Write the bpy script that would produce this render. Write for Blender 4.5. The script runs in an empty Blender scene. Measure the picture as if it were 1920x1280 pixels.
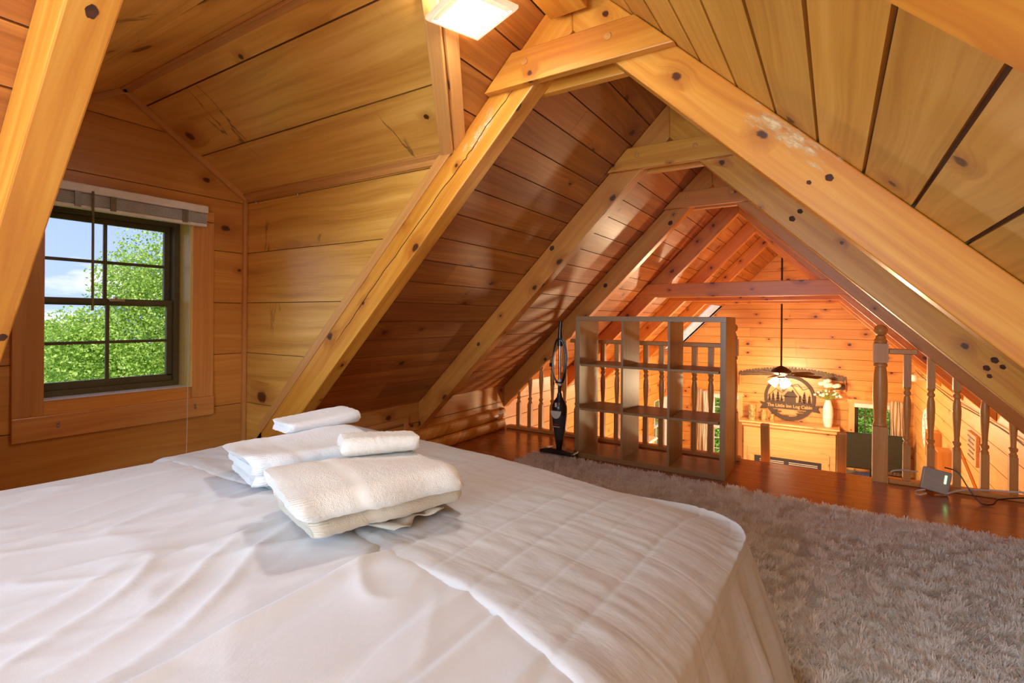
import bpy, bmesh, math, random
import numpy as np
from mathutils import Vector, Matrix

random.seed(7)
RNG = np.random.default_rng(7)
scene = bpy.context.scene
COL = scene.collection
PI = math.pi

# ------------------------------------------------------------------ camera
CAM_Z = 1.12
cam_data = bpy.data.cameras.new('camera')
cam = bpy.data.objects.new('camera', cam_data)
COL.objects.link(cam)
cam_data.sensor_width = 36.0
cam_data.lens = 961.65 / 1920 * 36.0
cam_data.shift_y = -43.82 / 1920
cam_data.clip_start = 0.02
cam_data.clip_end = 300
cam.matrix_world = (Matrix.Translation((0, 0, CAM_Z)) @ Matrix.Rotation(0.562608, 4, 'Z')
                    @ Matrix.Rotation(PI / 2, 4, 'X') @ Matrix.Rotation(0.0082473, 4, 'Z'))
scene.camera = cam

# ------------------------------------------------------------------ world, sun, exposure
scene.view_settings.view_transform = 'Standard'
scene.view_settings.look = 'None'
scene.view_settings.exposure = 0.80
scene.view_settings.gamma = 1.0
scene.view_settings.use_curve_mapping = False

world = bpy.data.worlds.new('sky')
scene.world = world
world.use_nodes = True
wn = world.node_tree
wn.nodes.clear()
w_out = wn.nodes.new('ShaderNodeOutputWorld')
w_bg = wn.nodes.new('ShaderNodeBackground')
w_tc = wn.nodes.new('ShaderNodeTexCoord')
w_sep = wn.nodes.new('ShaderNodeSeparateXYZ')
w_ramp = wn.nodes.new('ShaderNodeValToRGB')
w_map = wn.nodes.new('ShaderNodeMapping')
w_noise = wn.nodes.new('ShaderNodeTexNoise')
w_cr = wn.nodes.new('ShaderNodeValToRGB')
w_mix = wn.nodes.new('ShaderNodeMixRGB')
wn.links.new(w_tc.outputs['Generated'], w_sep.inputs[0])
wn.links.new(w_sep.outputs['Z'], w_ramp.inputs[0])
w_ramp.color_ramp.elements[0].position = 0.0
w_ramp.color_ramp.elements[0].color = (0.46, 0.60, 1.0, 1)
w_ramp.color_ramp.elements[1].position = 0.5
w_ramp.color_ramp.elements[1].color = (0.20, 0.32, 0.9, 1)
wn.links.new(w_tc.outputs['Generated'], w_map.inputs[0])
w_map.inputs['Scale'].default_value = (3.0, 3.0, 11.0)
wn.links.new(w_map.outputs[0], w_noise.inputs['Vector'])
w_noise.inputs['Scale'].default_value = 1.6
w_noise.inputs['Detail'].default_value = 6
wn.links.new(w_noise.outputs[0], w_cr.inputs[0])
w_cr.color_ramp.elements[0].position = 0.50
w_cr.color_ramp.elements[1].position = 0.62
wn.links.new(w_cr.outputs[0], w_mix.inputs[0])
wn.links.new(w_ramp.outputs[0], w_mix.inputs[1])
w_mix.inputs[2].default_value = (1.0, 1.0, 1.0, 1)
wn.links.new(w_mix.outputs[0], w_bg.inputs[0])
w_bg.inputs[1].default_value = 0.8
wn.links.new(w_bg.outputs[0], w_out.inputs[0])

def look_rot(d):
    return Vector(d).to_track_quat('-Z', 'Y').to_euler()

sun_d = bpy.data.lights.new('sun', 'SUN')
sun_d.energy = 3.2
sun_d.angle = 0.02
sun_d.color = (1.0, 0.95, 0.85)
sun = bpy.data.objects.new('sun', sun_d)
COL.objects.link(sun)
sun.rotation_euler = look_rot((-0.75, 0.28, -1.0))

def area(name, loc, d, sx, sy, power, col):
    l = bpy.data.lights.new(name, 'AREA')
    l.shape = 'RECTANGLE'; l.size = sx; l.size_y = sy; l.energy = power; l.color = col
    o = bpy.data.objects.new(name, l); COL.objects.link(o)
    o.location = loc; o.rotation_euler = look_rot(d)
    return o

def point(name, loc, power, col, r=0.04):
    l = bpy.data.lights.new(name, 'POINT')
    l.energy = power; l.color = col; l.shadow_soft_size = r
    o = bpy.data.objects.new(name, l); COL.objects.link(o); o.location = loc
    return o

# fill light added behind the camera to brighten the rug
point('bedside_lamp_light', (0.42, -0.95, 0.62), 20, (1.0, 0.95, 0.86), 0.07)
# cool fill light added at an unseen window in the back gable
area('window_daylight', (-0.85, -1.52, 1.15), (0, 1, -0.12), 1.5, 1.2, 52, (0.62, 0.82, 1.0))
point('fan_lamp_light', (-0.72, 9.1, -0.02), 104, (1.0, 0.76, 0.45), 0.12)
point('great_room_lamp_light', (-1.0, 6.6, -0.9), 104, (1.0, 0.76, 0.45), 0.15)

# ------------------------------------------------------------------ helpers
def S(h):
    """sRGB 0-255 triple to linear rgba"""
    out = []
    for c in h:
        c = c / 255.0
        out.append(c / 12.92 if c <= 0.04045 else ((c + 0.055) / 1.055) ** 2.4)
    return (*out, 1.0)

def nodemat(name):
    m = bpy.data.materials.new(name)
    m.use_nodes = True
    nt = m.node_tree
    return m, nt, nt.nodes['Principled BSDF']

def add_bump(nt, bsdf, height, strength, dist=0.002):
    b = nt.nodes.new('ShaderNodeBump')
    b.inputs['Strength'].default_value = strength
    b.inputs['Distance'].default_value = dist
    nt.links.new(height, b.inputs['Height'])
    nt.links.new(b.outputs[0], bsdf.inputs['Normal'])
    return b

def plain(name, col, rough=0.5, metal=0.0, vary=0.08, scale=18.0, bump=0.0, emit=None, estr=0.0, trans=0.0, coat=0.0):
    m, nt, b = nodemat(name)
    tc = nt.nodes.new('ShaderNodeTexCoord')
    n = nt.nodes.new('ShaderNodeTexNoise'); n.inputs['Scale'].default_value = scale; n.inputs['Detail'].default_value = 5
    nt.links.new(tc.outputs['Object'], n.inputs['Vector'])
    r = nt.nodes.new('ShaderNodeValToRGB')
    c = S(col)
    r.color_ramp.elements[0].color = tuple(min(1, x * (1 - vary)) for x in c[:3]) + (1,)
    r.color_ramp.elements[1].color = tuple(min(1, x * (1 + vary)) for x in c[:3]) + (1,)
    r.color_ramp.elements[0].position = 0.3; r.color_ramp.elements[1].position = 0.7
    nt.links.new(n.outputs[0], r.inputs[0]); nt.links.new(r.outputs[0], b.inputs['Base Color'])
    b.inputs['Roughness'].default_value = rough
    b.inputs['Metallic'].default_value = metal
    b.inputs['Coat Weight'].default_value = coat
    if trans: b.inputs['Transmission Weight'].default_value = trans
    if emit is not None:
        b.inputs['Emission Color'].default_value = S(emit); b.inputs['Emission Strength'].default_value = estr
    if bump: add_bump(nt, b, n.outputs[0], bump)
    return m

def math_node(nt, op, a, bval=None, c=None):
    n = nt.nodes.new('ShaderNodeMath'); n.operation = op
    for i, v in enumerate((a, bval, c)):
        if v is None: continue
        if isinstance(v, (int, float)): n.inputs[i].default_value = v
        else: nt.links.new(v, n.inputs[i])
    return n.outputs[0]

def wood(name, dark, mid, light, rough=0.36, knots=0.5, ku=1.3, kv=5.0, kr=0.017, contrast=1.0, vary=0.22, streak=1.0, bump=0.25, coat=0.12, fissure=0.0):
    """planed softwood: grain along U (metres), knots with halos, tone of its own per board (attribute rnd)"""
    m, nt, b = nodemat(name)
    N = nt.nodes; L = nt.links
    uv = N.new('ShaderNodeUVMap'); uv.uv_map = 'UVMap'
    at = N.new('ShaderNodeAttribute'); at.attribute_name = 'rnd'
    sp = N.new('ShaderNodeSeparateXYZ'); L.new(uv.outputs[0], sp.inputs[0])
    rnd = at.outputs['Fac']
    u = math_node(nt, 'ADD', sp.outputs[0], math_node(nt, 'MULTIPLY', rnd, 53.0))
    v = math_node(nt, 'ADD', sp.outputs[1], math_node(nt, 'MULTIPLY', rnd, 17.0))
    # knots
    kc = N.new('ShaderNodeCombineXYZ')
    L.new(math_node(nt, 'MULTIPLY', u, ku), kc.inputs[0]); L.new(math_node(nt, 'MULTIPLY', v, kv), kc.inputs[1])
    vo = N.new('ShaderNodeTexVoronoi'); vo.voronoi_dimensions = '2D'; vo.inputs['Scale'].default_value = 1.0
    vo.inputs['Randomness'].default_value = 0.85
    L.new(kc.outputs[0], vo.inputs['Vector'])
    ps = N.new('ShaderNodeSeparateXYZ'); L.new(vo.outputs['Position'], ps.inputs[0])
    kc2 = N.new('ShaderNodeSeparateXYZ'); L.new(kc.outputs[0], kc2.inputs[0])
    du = math_node(nt, 'DIVIDE', math_node(nt, 'SUBTRACT', kc2.outputs[0], ps.outputs[0]), ku * 1.35)
    dv = math_node(nt, 'DIVIDE', math_node(nt, 'SUBTRACT', kc2.outputs[1], ps.outputs[1]), kv)
    d2 = math_node(nt, 'ADD', math_node(nt, 'POWER', math_node(nt, 'ABSOLUTE', du), 2.0), math_node(nt, 'POWER', math_node(nt, 'ABSOLUTE', dv), 2.0))
    dist = math_node(nt, 'SQRT', d2)
    cs = N.new('ShaderNodeSeparateColor'); L.new(vo.outputs['Color'], cs.inputs[0])
    present = math_node(nt, 'LESS_THAN', cs.outputs[0], knots)
    krad = math_node(nt, 'MULTIPLY', math_node(nt, 'ADD', math_node(nt, 'MULTIPLY', cs.outputs[1], 1.0), 0.35), kr)
    wob = N.new('ShaderNodeTexNoise'); wob.inputs['Scale'].default_value = 38.0; L.new(uv.outputs[0], wob.inputs['Vector'])
    dist_w = math_node(nt, 'ADD', dist, math_node(nt, 'MULTIPLY', math_node(nt, 'SUBTRACT', wob.outputs[0], 0.5), 0.018))
    rel = math_node(nt, 'DIVIDE', dist_w, krad)
    core = N.new('ShaderNodeMapRange'); core.interpolation_type = 'SMOOTHSTEP'
    core.inputs['From Min'].default_value = 1.15; core.inputs['From Max'].default_value = 0.6
    L.new(rel, core.inputs['Value'])
    kcore = math_node(nt, 'MULTIPLY', core.outputs[0], present)
    halo = N.new('ShaderNodeMapRange'); halo.interpolation_type = 'SMOOTHSTEP'
    halo.inputs['From Min'].default_value = 4.5; halo.inputs['From Max'].default_value = 0.8
    L.new(rel, halo.inputs['Value'])
    khalo = math_node(nt, 'MULTIPLY', halo.outputs[0], present)
    # warped grain
    lowc = N.new('ShaderNodeCombineXYZ'); L.new(math_node(nt, 'MULTIPLY', u, 0.9), lowc.inputs[0]); L.new(math_node(nt, 'MULTIPLY', v, 4.0), lowc.inputs[1])
    low = N.new('ShaderNodeTexNoise'); low.inputs['Scale'].default_value = 1.0; low.inputs['Detail'].default_value = 3
    L.new(lowc.outputs[0], low.inputs['Vector'])
    warp = math_node(nt, 'ADD', math_node(nt, 'MULTIPLY', low.outputs[0], 0.11), math_node(nt, 'MULTIPLY', khalo, 0.035))
    vv = math_node(nt, 'ADD', v, warp)
    gc = N.new('ShaderNodeCombineXYZ'); L.new(math_node(nt, 'MULTIPLY', u, 1.3), gc.inputs[0]); L.new(math_node(nt, 'MULTIPLY', vv, 60.0 * streak), gc.inputs[1])
    gr = N.new('ShaderNodeTexNoise'); gr.inputs['Scale'].default_value = 1.0; gr.inputs['Detail'].default_value = 5; gr.inputs['Roughness'].default_value = 0.6
    L.new(gc.outputs[0], gr.inputs['Vector'])
    gc2 = N.new('ShaderNodeCombineXYZ'); L.new(math_node(nt, 'MULTIPLY', u, 0.8), gc2.inputs[0]); L.new(math_node(nt, 'MULTIPLY', vv, 14.0), gc2.inputs[1])
    gr2 = N.new('ShaderNodeTexNoise'); gr2.inputs['Scale'].default_value = 1.0; gr2.inputs['Detail'].default_value = 3
    L.new(gc2.outputs[0], gr2.inputs['Vector'])
    g = math_node(nt, 'ADD', math_node(nt, 'MULTIPLY', gr.outputs[0], 0.5), math_node(nt, 'MULTIPLY', gr2.outputs[0], 0.5))
    ramp = N.new('ShaderNodeValToRGB'); el = ramp.color_ramp.elements
    w = 0.19 / contrast
    el[0].position = 0.5 - w; el[0].color = S(dark)
    el[1].position = 0.5 + w; el[1].color = S(light)
    e = el.new(0.5); e.color = S(mid)
    L.new(g, ramp.inputs[0])
    # tone per board
    wn_ = N.new('ShaderNodeTexWhiteNoise'); wn_.noise_dimensions = '1D'; L.new(math_node(nt, 'MULTIPLY', rnd, 91.7), wn_.inputs['W'])
    tone = math_node(nt, 'ADD', math_node(nt, 'MULTIPLY', wn_.outputs['Value'], vary), 1.0 - vary * 0.55)
    tn = N.new('ShaderNodeVectorMath'); tn.operation = 'SCALE'
    L.new(ramp.outputs[0], tn.inputs[0]); L.new(tone, tn.inputs['Scale'])
    mx = N.new('ShaderNodeMixRGB'); mx.blend_type = 'MULTIPLY'
    L.new(math_node(nt, 'MULTIPLY', khalo, 0.55), mx.inputs[0]); L.new(tn.outputs[0], mx.inputs[1]); mx.inputs[2].default_value = (0.55, 0.33, 0.2, 1)
    mx2 = N.new('ShaderNodeMixRGB'); L.new(kcore, mx2.inputs[0]); L.new(mx.outputs[0], mx2.inputs[1]); mx2.inputs[2].default_value = S((82, 42, 18))
    last = mx2.outputs[0]
    if fissure:
        fc = N.new('ShaderNodeCombineXYZ'); L.new(math_node(nt, 'MULTIPLY', u, 9.0), fc.inputs[0]); L.new(math_node(nt, 'MULTIPLY', v, 2.2), fc.inputs[1])
        fn = N.new('ShaderNodeTexNoise'); fn.inputs['Scale'].default_value = 1.0; fn.inputs['Detail'].default_value = 6; fn.inputs['Distortion'].default_value = .1; L.new(fc.outputs[0], fn.inputs['Vector'])
        fm = N.new('ShaderNodeTexNoise'); fm.inputs['Scale'].default_value = .42; fm.inputs['Detail'].default_value = 1; L.new(fc.outputs[0], fm.inputs['Vector'])
        a1 = N.new('ShaderNodeMapRange'); a1.interpolation_type = 'SMOOTHSTEP'; a1.inputs['From Min'].default_value = .022; a1.inputs['From Max'].default_value = .004
        L.new(math_node(nt, 'ABSOLUTE', math_node(nt, 'SUBTRACT', fn.outputs[0], .5)), a1.inputs['Value'])
        a2 = N.new('ShaderNodeMapRange'); a2.interpolation_type = 'SMOOTHSTEP'; a2.inputs['From Min'].default_value = 1 - fissure; a2.inputs['From Max'].default_value = 1 - fissure + .06
        L.new(fm.outputs[0], a2.inputs['Value'])
        mx3 = N.new('ShaderNodeMixRGB'); L.new(math_node(nt, 'MULTIPLY', math_node(nt, 'MULTIPLY', a1.outputs[0], a2.outputs[0]), .7), mx3.inputs[0])
        L.new(last, mx3.inputs[1]); mx3.inputs[2].default_value = S((70, 40, 20)); last = mx3.outputs[0]
    L.new(last, b.inputs['Base Color'])
    b.inputs['Roughness'].default_value = rough
    b.inputs['Coat Weight'].default_value = coat
    b.inputs['Coat Roughness'].default_value = 0.25
    if bump: add_bump(nt, b, g, bump, 0.0012)
    return m

M = {}
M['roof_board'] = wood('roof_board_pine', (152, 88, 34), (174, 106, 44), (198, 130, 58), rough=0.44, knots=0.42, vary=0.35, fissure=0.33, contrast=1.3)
M['wall_board'] = wood('wall_board_pine', (188, 122, 52), (206, 140, 64), (220, 160, 80), rough=0.38, knots=0.45, vary=0.22)
M['dormer_board'] = wood('dormer_board_pine', (196, 136, 56), (220, 162, 74), (234, 182, 94), rough=0.3, knots=0.5, ku=1.6, kv=4.0, kr=0.03, vary=0.16, streak=0.6, fissure=0.37, contrast=1.3)
M['right_board'] = wood('right_slope_pine', (190, 134, 48), (208, 152, 60), (222, 170, 78), rough=0.5, knots=0.3, vary=0.2, contrast=1.3, coat=0.0)
M['beam'] = wood('beam_pine', (198, 120, 38), (214, 142, 48), (226, 162, 66), rough=0.38, knots=0.45, ku=2.6, kv=8.0, kr=0.014, vary=0.12, streak=0.6, contrast=1.45, coat=0.04)
M['beam_red'] = wood('knotty_reddish_beam_pine', (190, 112, 42), (206, 130, 52), (218, 150, 68), rough=0.4, knots=0.8, ku=2.6, kv=8.0, kr=0.017, vary=0.1, streak=0.6)  # redder, knottier boards; the deeper tone also stands in for dimmer light
M['great_board'] = wood('great_room_pine', (200, 130, 56), (216, 148, 70), (228, 166, 88), rough=0.4, knots=0.6, ku=1.6, kv=6.0, kr=0.022, vary=0.2)
M['right_wall'] = wood('right_wall_pine', (218, 158, 78), (230, 176, 96), (240, 192, 116), rough=0.4, knots=0.2, vary=0.16)
M['trim'] = wood('trim_pine', (186, 122, 62), (206, 144, 78), (220, 162, 94), rough=0.36, knots=0.15, vary=0.12)
M['baluster'] = wood('baluster_wood', (184, 118, 54), (202, 138, 66), (216, 154, 82), rough=0.4, knots=0.2, vary=0.1)
M['mantel'] = wood('mantel_pine', (206, 150, 90), (222, 170, 108), (234, 188, 128), rough=0.4, knots=0.6, ku=2.0, kv=4.0, kr=0.02, vary=0.08)
M['floor'] = wood('floor_laminate', (140, 74, 32), (164, 92, 42), (182, 108, 54), rough=0.22, knots=0.0, vary=0.14, coat=0.35, bump=0.08)
M['shelf'] = wood('shelf_laminate', (142, 108, 72), (156, 121, 82), (168, 132, 92), rough=0.42, knots=0.0, vary=0.05, bump=0.05)
M['shadow_gap'] = plain('dark_gap_wood', (96, 56, 26), 0.8)
M['dark_frame'] = plain('dark_bronze_frame', (84, 78, 50), 0.45)
M['white_plastic'] = plain('white_plastic', (232, 230, 228), 0.4)
M['white_paint'] = plain('white_paint', (235, 235, 235), 0.5)
M['jamb'] = wood('pale_jamb_wood', (206, 180, 96), (224, 200, 120), (236, 216, 148), rough=0.4, knots=0.1, vary=0.05)
M['metal'] = plain('bright_metal', (190, 190, 190), 0.25, 1.0)
M['black'] = plain('black_plastic', (24, 23, 24), 0.32, coat=0.3)
M['dgrey'] = plain('dark_grey_plastic', (54, 54, 58), 0.38)
M['lgrey'] = plain('light_grey_plastic', (206, 200, 192), 0.35)
M['bronze'] = plain('dark_bronze', (70, 46, 30), 0.42, 0.6)
M['iron'] = plain('dark_painted_steel', (74, 52, 34), 0.6, 0.0)
M['saw'] = plain('old_saw_steel', (96, 76, 58), 0.55, 0.4, vary=0.35, scale=25)
M['red'] = plain('red_mark', (170, 40, 36), 0.4)

class MB:
    def __init__(s):
        s.v = []; s.f = []; s.uv = []; s.r = []; s.mi = []
    def poly(s, pts, uvs=None, r=0.0, mi=0):
        i = len(s.v); s.v.extend([tuple(p) for p in pts]); s.f.append(tuple(range(i, i + len(pts))))
        s.uv.append(uvs if uvs else [(0, 0)] * len(pts)); s.r.append(r); s.mi.append(mi)
    def box(s, o, ax, ay, az, grain=0, r=None, mi=0):
        """box from corner o with full edge vectors; grain = index of the edge the wood runs along"""
        o = Vector(o); A = [Vector(ax), Vector(ay), Vector(az)]
        if A[0].cross(A[1]).dot(A[2]) < 0:
            o = o + A[2]; A[2] = -A[2]
        if r is None: r = random.random()
        ln = [a.length for a in A]
        off = random.random() * 5
        for k in range(3):
            i, j = [x for x in range(3) if x != k]
            for side in (0, 1):
                b = o + A[k] * side
                P = [b, b + A[i], b + A[i] + A[j], b + A[j]]
                C = [(0, 0), (1, 0), (1, 1), (0, 1)]
                if i == grain or (j != grain and i < j):
                    U = [(c[0] * ln[i] + off, c[1] * ln[j] + k * .37) for c in C]
                else:
                    U = [(c[1] * ln[j] + off, c[0] * ln[i] + k * .37) for c in C]
                nrm = A[i].cross(A[j]).dot(A[k])
                if (side == 1) != (nrm > 0): P.reverse(); U.reverse()
                s.poly(P, U, r, mi)
    def aabb(s, x0, x1, y0, y1, z0, z1, grain=0, r=None, mi=0):
        s.box((x0, y0, z0), (x1 - x0, 0, 0), (0, y1 - y0, 0), (0, 0, z1 - z0), grain, r, mi)
    def prism(s, poly, o, U, V, Nn, t, r=None, mi=0, grain='u'):
        """poly: 2D (u,v) points; extruded by t along Nn starting from plane o"""
        o = Vector(o); U = Vector(U); V = Vector(V); Nn = Vector(Nn)
        if r is None: r = random.random()
        area_ = sum(poly[i][0] * poly[(i + 1) % len(poly)][1] - poly[(i + 1) % len(poly)][0] * poly[i][1] for i in range(len(poly)))
        if (area_ > 0) != (U.cross(V).dot(Nn) > 0): poly = poly[::-1]
        f = (lambda a: (a[0], a[1])) if grain == 'u' else (lambda a: (a[1], a[0]))
        top = [o + U * a + V * b + Nn * t for a, b in poly]
        bot = [o + U * a + V * b for a, b in poly]
        s.poly(top, [f(a) for a in poly], r, mi)
        s.poly(bot[::-1], [f(a) for a in poly[::-1]], r, mi)
        n = len(poly)
        for i in range(n):
            j = (i + 1) % n
            a, b = f(poly[i]), f(poly[j])
            s.poly([top[i], bot[i], bot[j], top[j]], [a, (a[0], a[1] + t), (b[0], b[1] + t), b], r, mi)
    def lathe(s, prof, c, seg=24, r=None, axis=(0, 0, 1), mi=0, cap=True):
        """prof: list of (radius, height)"""
        c = Vector(c); ax = Vector(axis).normalized()
        e1 = ax.orthogonal().normalized(); e2 = ax.cross(e1)
        if r is None: r = random.random()
        i0 = len(s.v); n = len(prof)
        for (rad, h) in prof:
            for k in range(seg):
                a = 2 * PI * k / seg
                s.v.append(tuple(c + ax * h + (e1 * math.cos(a) + e2 * math.sin(a)) * rad))
        for q in range(n - 1):
            for k in range(seg):
                k2 = (k + 1) % seg
                s.f.append((i0 + q * seg + k, i0 + q * seg + k2, i0 + (q + 1) * seg + k2, i0 + (q + 1) * seg + k))
                w = 2 * PI * max(prof[q][0], 0.01) / seg
                s.uv.append([(prof[q][1], k * w), (prof[q][1], (k + 1) * w), (prof[q + 1][1], (k + 1) * w), (prof[q + 1][1], k * w)])
                s.r.append(r); s.mi.append(mi)
        if cap:
            for q, rev in ((0, True), (n - 1, False)):
                if prof[q][0] > 1e-5:
                    ids = [i0 + q * seg + k for k in range(seg)]
                    if rev: ids.reverse()
                    s.f.append(tuple(ids)); s.uv.append([(0, 0)] * seg); s.r.append(r); s.mi.append(mi)
    def tube(s, pts, rad, seg=8, mi=0):
        pts = [Vector(p) for p in pts]; i0 = len(s.v); n = len(pts)
        up = Vector((0, 0, 1)); prev = None
        for i, p in enumerate(pts):
            t = (pts[min(i + 1, n - 1)] - pts[max(i - 1, 0)]).normalized()
            e1 = (prev - t * prev.dot(t)) if prev is not None else (up.cross(t) if abs(t.z) < .95 else Vector((1, 0, 0)).cross(t))
            e1.normalize(); prev = e1; e2 = t.cross(e1)
            rr = rad[i] if isinstance(rad, (list, tuple)) else rad
            for k in range(seg):
                a = 2 * PI * k / seg
                s.v.append(tuple(p + (e1 * math.cos(a) + e2 * math.sin(a)) * rr))
        for i in range(n - 1):
            for k in range(seg):
                k2 = (k + 1) % seg
                s.f.append((i0 + i * seg + k, i0 + i * seg + k2, i0 + (i + 1) * seg + k2, i0 + (i + 1) * seg + k))
                s.uv.append([(0, 0)] * 4); s.r.append(0.3); s.mi.append(mi)
        for q, rev in ((0, True), (n - 1, False)):
            ids = [i0 + q * seg + k for k in range(seg)]
            if rev: ids.reverse()
            s.f.append(tuple(ids)); s.uv.append([(0, 0)] * seg); s.r.append(0.3); s.mi.append(mi)
    def build(s, name, mat, parent=None, bevel=0.0, smooth=False, origin=None, seg=2):
        o0 = Vector(origin) if origin is not None else None
        me = bpy.data.meshes.new(name)
        vs = s.v
        me.from_pydata(vs, [], s.f)
        uvl = me.uv_layers.new(name='UVMap')
        flat = [c for f in s.uv for q in f for c in q]
        uvl.data.foreach_set('uv', flat)
        at = me.attributes.new('rnd', 'FLOAT', 'FACE')
        at.data.foreach_set('value', s.r)
        mats = mat if isinstance(mat, (list, tuple)) else [mat]
        for m in mats: me.materials.append(m)
        if len(mats) > 1: me.polygons.foreach_set('material_index', s.mi)
        if smooth: me.polygons.foreach_set('use_smooth', [True] * len(s.f))
        me.update()
        bm = bmesh.new(); bm.from_mesh(me)
        bmesh.ops.remove_doubles(bm, verts=bm.verts, dist=1e-5)
        bmesh.ops.recalc_face_normals(bm, faces=bm.faces)
        bm.to_mesh(me); bm.free()
        if smooth: 
            try: me.set_sharp_from_angle(angle=math.radians(40))
            except Exception: pass
        o = bpy.data.objects.new(name, me); COL.objects.link(o)
        if parent is not None:
            o.parent = parent
            if o0 is None: o.matrix_parent_inverse = parent_inv(parent)
        if bevel:
            b = o.modifiers.new('bevel', 'BEVEL'); b.width = bevel; b.segments = seg; b.limit_method = 'ANGLE'; b.angle_limit = math.radians(40)
        return o

def parent_inv(p):
    # all thing Empties are only translated / rotated about z; geometry is written in world space
    m = Matrix.Translation(p.location) @ p.rotation_euler.to_matrix().to_4x4()
    if p.parent is not None: return Matrix.Identity(4)
    return m.inverted()

def thing(name, label, cat, loc=(0, 0, 0), group=None):
    o = bpy.data.objects.new(name, None); COL.objects.link(o)
    o.location = loc; o.empty_display_size = 0.05
    o['label'] = label; o['category'] = cat
    if group: o['group'] = group
    return o

def tag(o, label=None, cat=None, group=None, kind=None):
    if label: o['label'] = label
    if cat: o['category'] = cat
    if group: o['group'] = group
    if kind: o['kind'] = kind
    return o

def struct(o, label=None):
    o['kind'] = 'structure'
    if label: o['label'] = label
    return o

# --- board cladding: polygon split into boards, convex holes cut out
def clip(poly, a, b, c):
    """keep a*u+b*v+c >= 0"""
    out = []
    n = len(poly)
    for i in range(n):
        p, q = poly[i], poly[(i + 1) % n]
        dp, dq = a * p[0] + b * p[1] + c, a * q[0] + b * q[1] + c
        if dp >= 0: out.append(p)
        if (dp > 0 > dq) or (dp < 0 < dq):
            t = dp / (dp - dq); out.append((p[0] + (q[0] - p[0]) * t, p[1] + (q[1] - p[1]) * t))
    return out

def parea(p):
    return abs(sum(p[i][0] * p[(i + 1) % len(p)][1] - p[(i + 1) % len(p)][0] * p[i][1] for i in range(len(p)))) / 2

def subtract(poly, hole):
    n = len(hole)
    ar = sum(hole[i][0] * hole[(i + 1) % n][1] - hole[(i + 1) % n][0] * hole[i][1] for i in range(n))
    if ar < 0: hole = hole[::-1]
    res = []; P = poly
    for i in range(n):
        (x0, y0), (x1, y1) = hole[i], hole[(i + 1) % n]
        a, b = -(y1 - y0), (x1 - x0); c = -(a * x0 + b * y0)
        out = clip(P, -a, -b, -c)
        if len(out) >= 3 and parea(out) > 1e-6: res.append(out)
        P = clip(P, a, b, c)
        if len(P) < 3: break
    return res

def boards(mb, polys, joints, o, U, V, Nn, holes=(), gap=0.006, t=0.018, axis='v', gapdepth=0.009, maxlen=None):
    """polys: convex polygons in (u,v). Boards run along u (axis='v' = joints at v values).
    Face of the boards lies in the plane o; grooves show a backing gapdepth behind it."""
    o = Vector(o); Nn = Vector(Nn)
    rs = [random.random() for _ in joints]
    for poly in polys:
        pcs = [poly]
        for h in holes: pcs = [q for p in pcs for q in subtract(p, h)]
        for p in pcs:
            mb.prism(p, o - Nn * (t + 0.012), U, V, Nn, 0.012 + (t - gapdepth), 0.5, 1)
            for k in range(len(joints) - 1):
                q = clip(p, 0, 1, -(joints[k] + gap / 2))
                q = clip(q, 0, -1, joints[k + 1] - gap / 2) if len(q) >= 3 else q
                if len(q) < 3 or parea(q) < 1e-6: continue
                if maxlen:
                    us = [a[0] for a in q]; cut = min(us); k2 = 0
                    start = -3.0 - rs[k] * maxlen
                    c0 = start
                    while c0 < max(us):
                        q2 = clip(clip(q, 1, 0, -c0), -1, 0, c0 + maxlen - 0.002)
                        if len(q2) >= 3 and parea(q2) > 1e-6:
                            mb.prism(q2, o - Nn * t, U, V, Nn, t, (rs[k] + k2 * .37) % 1.0, 0)
                        c0 += maxlen; k2 += 1
                else:
                    mb.prism(q, o - Nn * t, U, V, Nn, t, rs[k], 0)

def frange(a, b, s):
    out = []; x = a
    while x < b + 1e-9: out.append(x); x += s
    return out

# ------------------------------------------------------------------ main dimensions
XL, XR = -2.86, 1.13          # knee walls / great-room side walls
XD = -3.08                    # dormer window wall
YB, YG = -1.6, 10.95          # back gable (behind the camera), far gable
ZF2 = -2.6                    # great-room floor
K = 1.034                     # right slope run per rise
LU = -3.072                   # left rafter underside: x = LU + z
RU = 1.438                    # right rafter underside: x = RU - K z
LB, RB = -3.292, 1.661        # same for the boards
ZR = (RB - LB) / (1 + K)      # ridge of the boards
XRG = LB + ZR
YS = [0.39, 1.77, 3.12, 4.39, 5.70, 7.02, 8.34]
RT = 0.09                     # rafter thickness
R2_ = math.sqrt(2); RK = math.hypot(1, K)
YE = 4.50                     # edge of loft floor

# dormer
DY0, DY1, DZE, DYR, DZR = 0.50, 1.80, 1.845, 1.15, 2.28

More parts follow.
